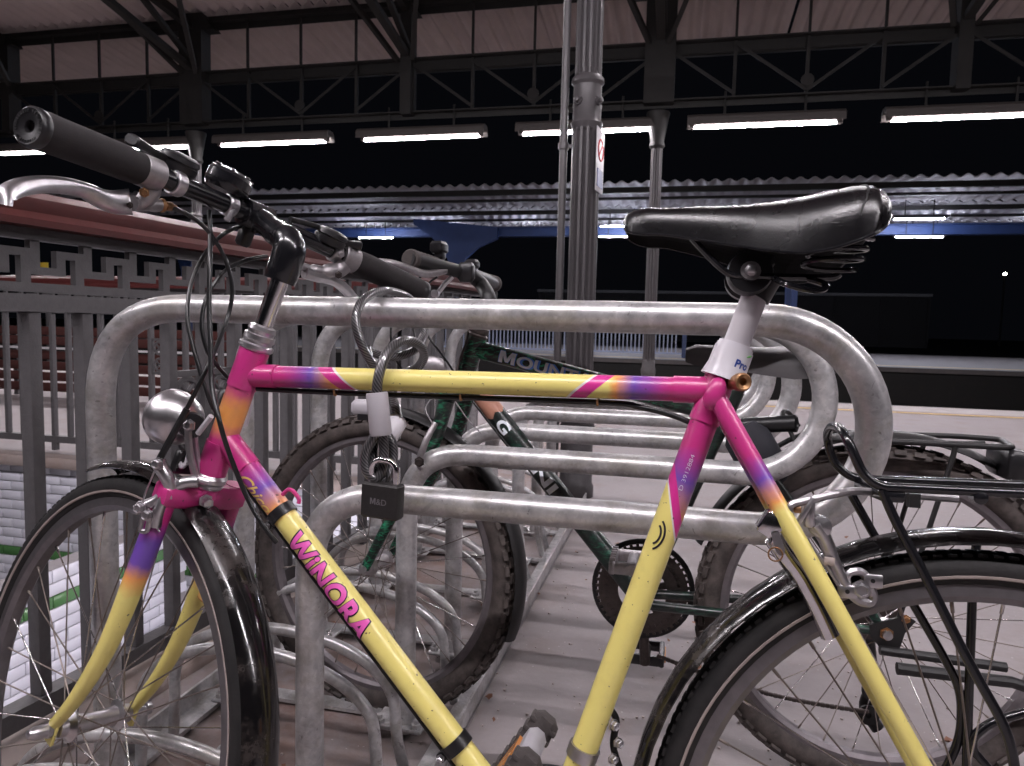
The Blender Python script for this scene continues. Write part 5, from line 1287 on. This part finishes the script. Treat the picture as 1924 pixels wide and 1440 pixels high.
# seat post, saddle, bag, carrier, tail lamp
gpd = (gS-gBB).normalized()
mb = MB(); mb.cyl(gS, gS+gpd*.085, .0138, 16); mb.build('seat_post', M['steel_dark'], gb)
RR = []
for x, hw, zt, zb in ((-.14, .012, -.004, -.030), (-.12, .022, .004, -.036), (-.06, .030, .002, -.040), (0, .045, .002, -.048), (.05, .070, .006, -.052), (.10, .082, .010, -.046), (.135, .070, .008, -.030), (.148, .03, 0, -.02)):
    c0 = og(1432, 655)+EX*x; ring = []
    for j in range(17):
        a = pi*j/16; ring.append(c0-EY*(hw*cos(a))+EZ*(zb+(zt-zb)*sin(a)**.6))
    RR.append(ring)
mb = MB(); mb.rings(RR); mb.build('saddle', simple('grey_vinyl', (.085, .080, .084), .38, bump=.25, bscale=700), gb, 60, 'grey textured saddle')
mb = MB(); mb.box(og(1422, 855, -.01), .085, .075, .125, (EX*.85+EZ*.52).normalized(), EY, (EZ*.85-EX*.52).normalized(), .022); mb.build('saddle_bag', M['fabric_black'], gb, 40, 'small black bag under the saddle')
mb = MB(); mb.cyl(og(1395, 800, 0), og(1490, 796, -.03), .0155, 16); mb.lathe(og(1490, 796, -.03), (og(1490, 796, -.03)-og(1395, 800, 0)).normalized(), [(0, .0165), (.006, .0165), (.008, .012), (.004, .011)], 16); mb.build('light_holder', M['black_plastic'], gb)
for k in range(3): cable([og(1395+k*8, 800+k*20, .0), og(1382+k*5, 850+k*12, -.01), og(1400+k*6, 885+k*4, -.02), og(1420, 880, -.02)], .0035, 'steel_dark', gb, 'coil_lock')
zc1, zc2 = og(1700, 828, -.05), og(1880, 842, -.05)
gcr = rod([og(1452, 870, -.05), og(1505, 832, -.05), og(1560, 826, -.05), og(1720, 832, -.055), og(1905, 842, -.055), og(1880, 826, .055), og(1800, 820, .06), og(1560, 812, .06), og(1500, 818, .06), og(1440, 850, .06)], .0052, 'carrier', 'black_matt', gb, .02)
gcr['label'] = 'black carrier with tail lamp'
rod([og(1560, 824, 0), og(1820, 834, 0), og(1850, 832, 0)], .0042, 'rod', 'black_matt', gcr); rod([og(1495, 832, -.04), og(1467, 775, -.02), og(1480, 772, .02), og(1500, 800, .05)], .0042, 'spring_clip', 'black_matt', gcr)
for px, py, o_ in ((1795, 838, -.055), (1735, 836, .06)): rod([og(px, py, o_), og(px-4, py+20, o_), V((gRH.x+.02, GY2+(.065 if o_ > 0 else -.065), gRH.z+.03))], .0046, 'strut', 'black_matt', gcr)
mb = MB(); tl = og(1892, 868, -.02); mb.box(tl, .035, .10, .052, EX, EY, EZ, .008); tlp = mb.build('tail_lamp', M['black_plastic'], gcr)
mb = MB(); mb.box(tl+EX*.019, .006, .085, .040, EX, EY, EZ, .002); mb.build('lens', M['red_reflector'], gcr)
wrap_n = 'Traffic'
vs, fs, (x0, x1, y0, y1) = text_mb('Traffic', .02, .0005); kk = .105/(x1-x0); PP = []
for x, y in vs:
    a = radians(206)-((x-x0)*kk)/.300; rr_ = .2955+(y-y0)*kk*.85; PP.append(gRH+EX*(rr_*cos(a))+EZ*(rr_*sin(a))-EY*(.0225-abs(rr_-.3025)*.25+.0012))
mb = MB(); mb.add(PP, fs); mb.build('lettering', M['grey_sleeve'], gb, label='pale lettering on the rear tyre')

# ================================================================== small things on the paving
ch = thing('chain', 'loose steel chain lying on the paving under the yellow bicycle', 'chain', oz(420, 1425, .01))
cp = spline([oz(452, 1385, .012), oz(430, 1400, .012), oz(412, 1420, .012), oz(398, 1445, .012), oz(420, 1450, .02), oz(440, 1432, .02)], 5)
for i in range(len(cp)-1):
    a, b = cp[i], cp[i+1]; d = (b-a).normalized(); c = (a+b)/2+EZ*(.004 if i % 2 else 0); sd = d.cross(EZ).normalized() if i % 2 else (EZ*.7+d.cross(EZ)*.7).normalized()
    mb = MB(); mb.tube([c+d*(.017*cos(2*pi*j/14))+sd*(.009*sin(2*pi*j/14)) for j in range(14)], .0030, 7, closed=True); mb.build('link', M['galv'], ch, 60)
random.seed(3)
mb = MB()
for i in range(70):
    x = random.choice([random.uniform(-1.1, -.42), random.uniform(-1.1, -.2), random.uniform(-.4, .9)]); y = random.uniform(.9, 3.4); r = random.uniform(.004, .011)*(1 if random.random() < .75 else 1.7); q = random.uniform(0, 6.28)
    mb.add([(x+r*cos(q+k)*(1 if k % 2 else .55), y+r*sin(q+k)*(1 if k % 2 else .55), .004+random.uniform(0, .008)) for k in (0, 1.05, 2.1, 3.14, 4.2, 5.2)], [[0, 1, 2, 3, 4, 5]])
lv = mb.build('leaf_litter', simple('leaf', (.22, .10, .06), .8, var=.5, scale=30)); tag(lv, 'dry brown leaf scraps scattered on the paving under the rack', 'leaves', kind='stuff')
mb = MB()
for i in range(420):
    x = random.uniform(-1.05, .7); y = random.uniform(.9, 2.6); r = random.uniform(.0012, .0042); mb.sphere((x, y, r*.6), r, 6)
gr = mb.build('grit', simple('grit', (.42, .36, .34), .8, var=.4, scale=40)); tag(gr, 'scattered pale grit on the paving around the rack feet', 'grit', kind='stuff')
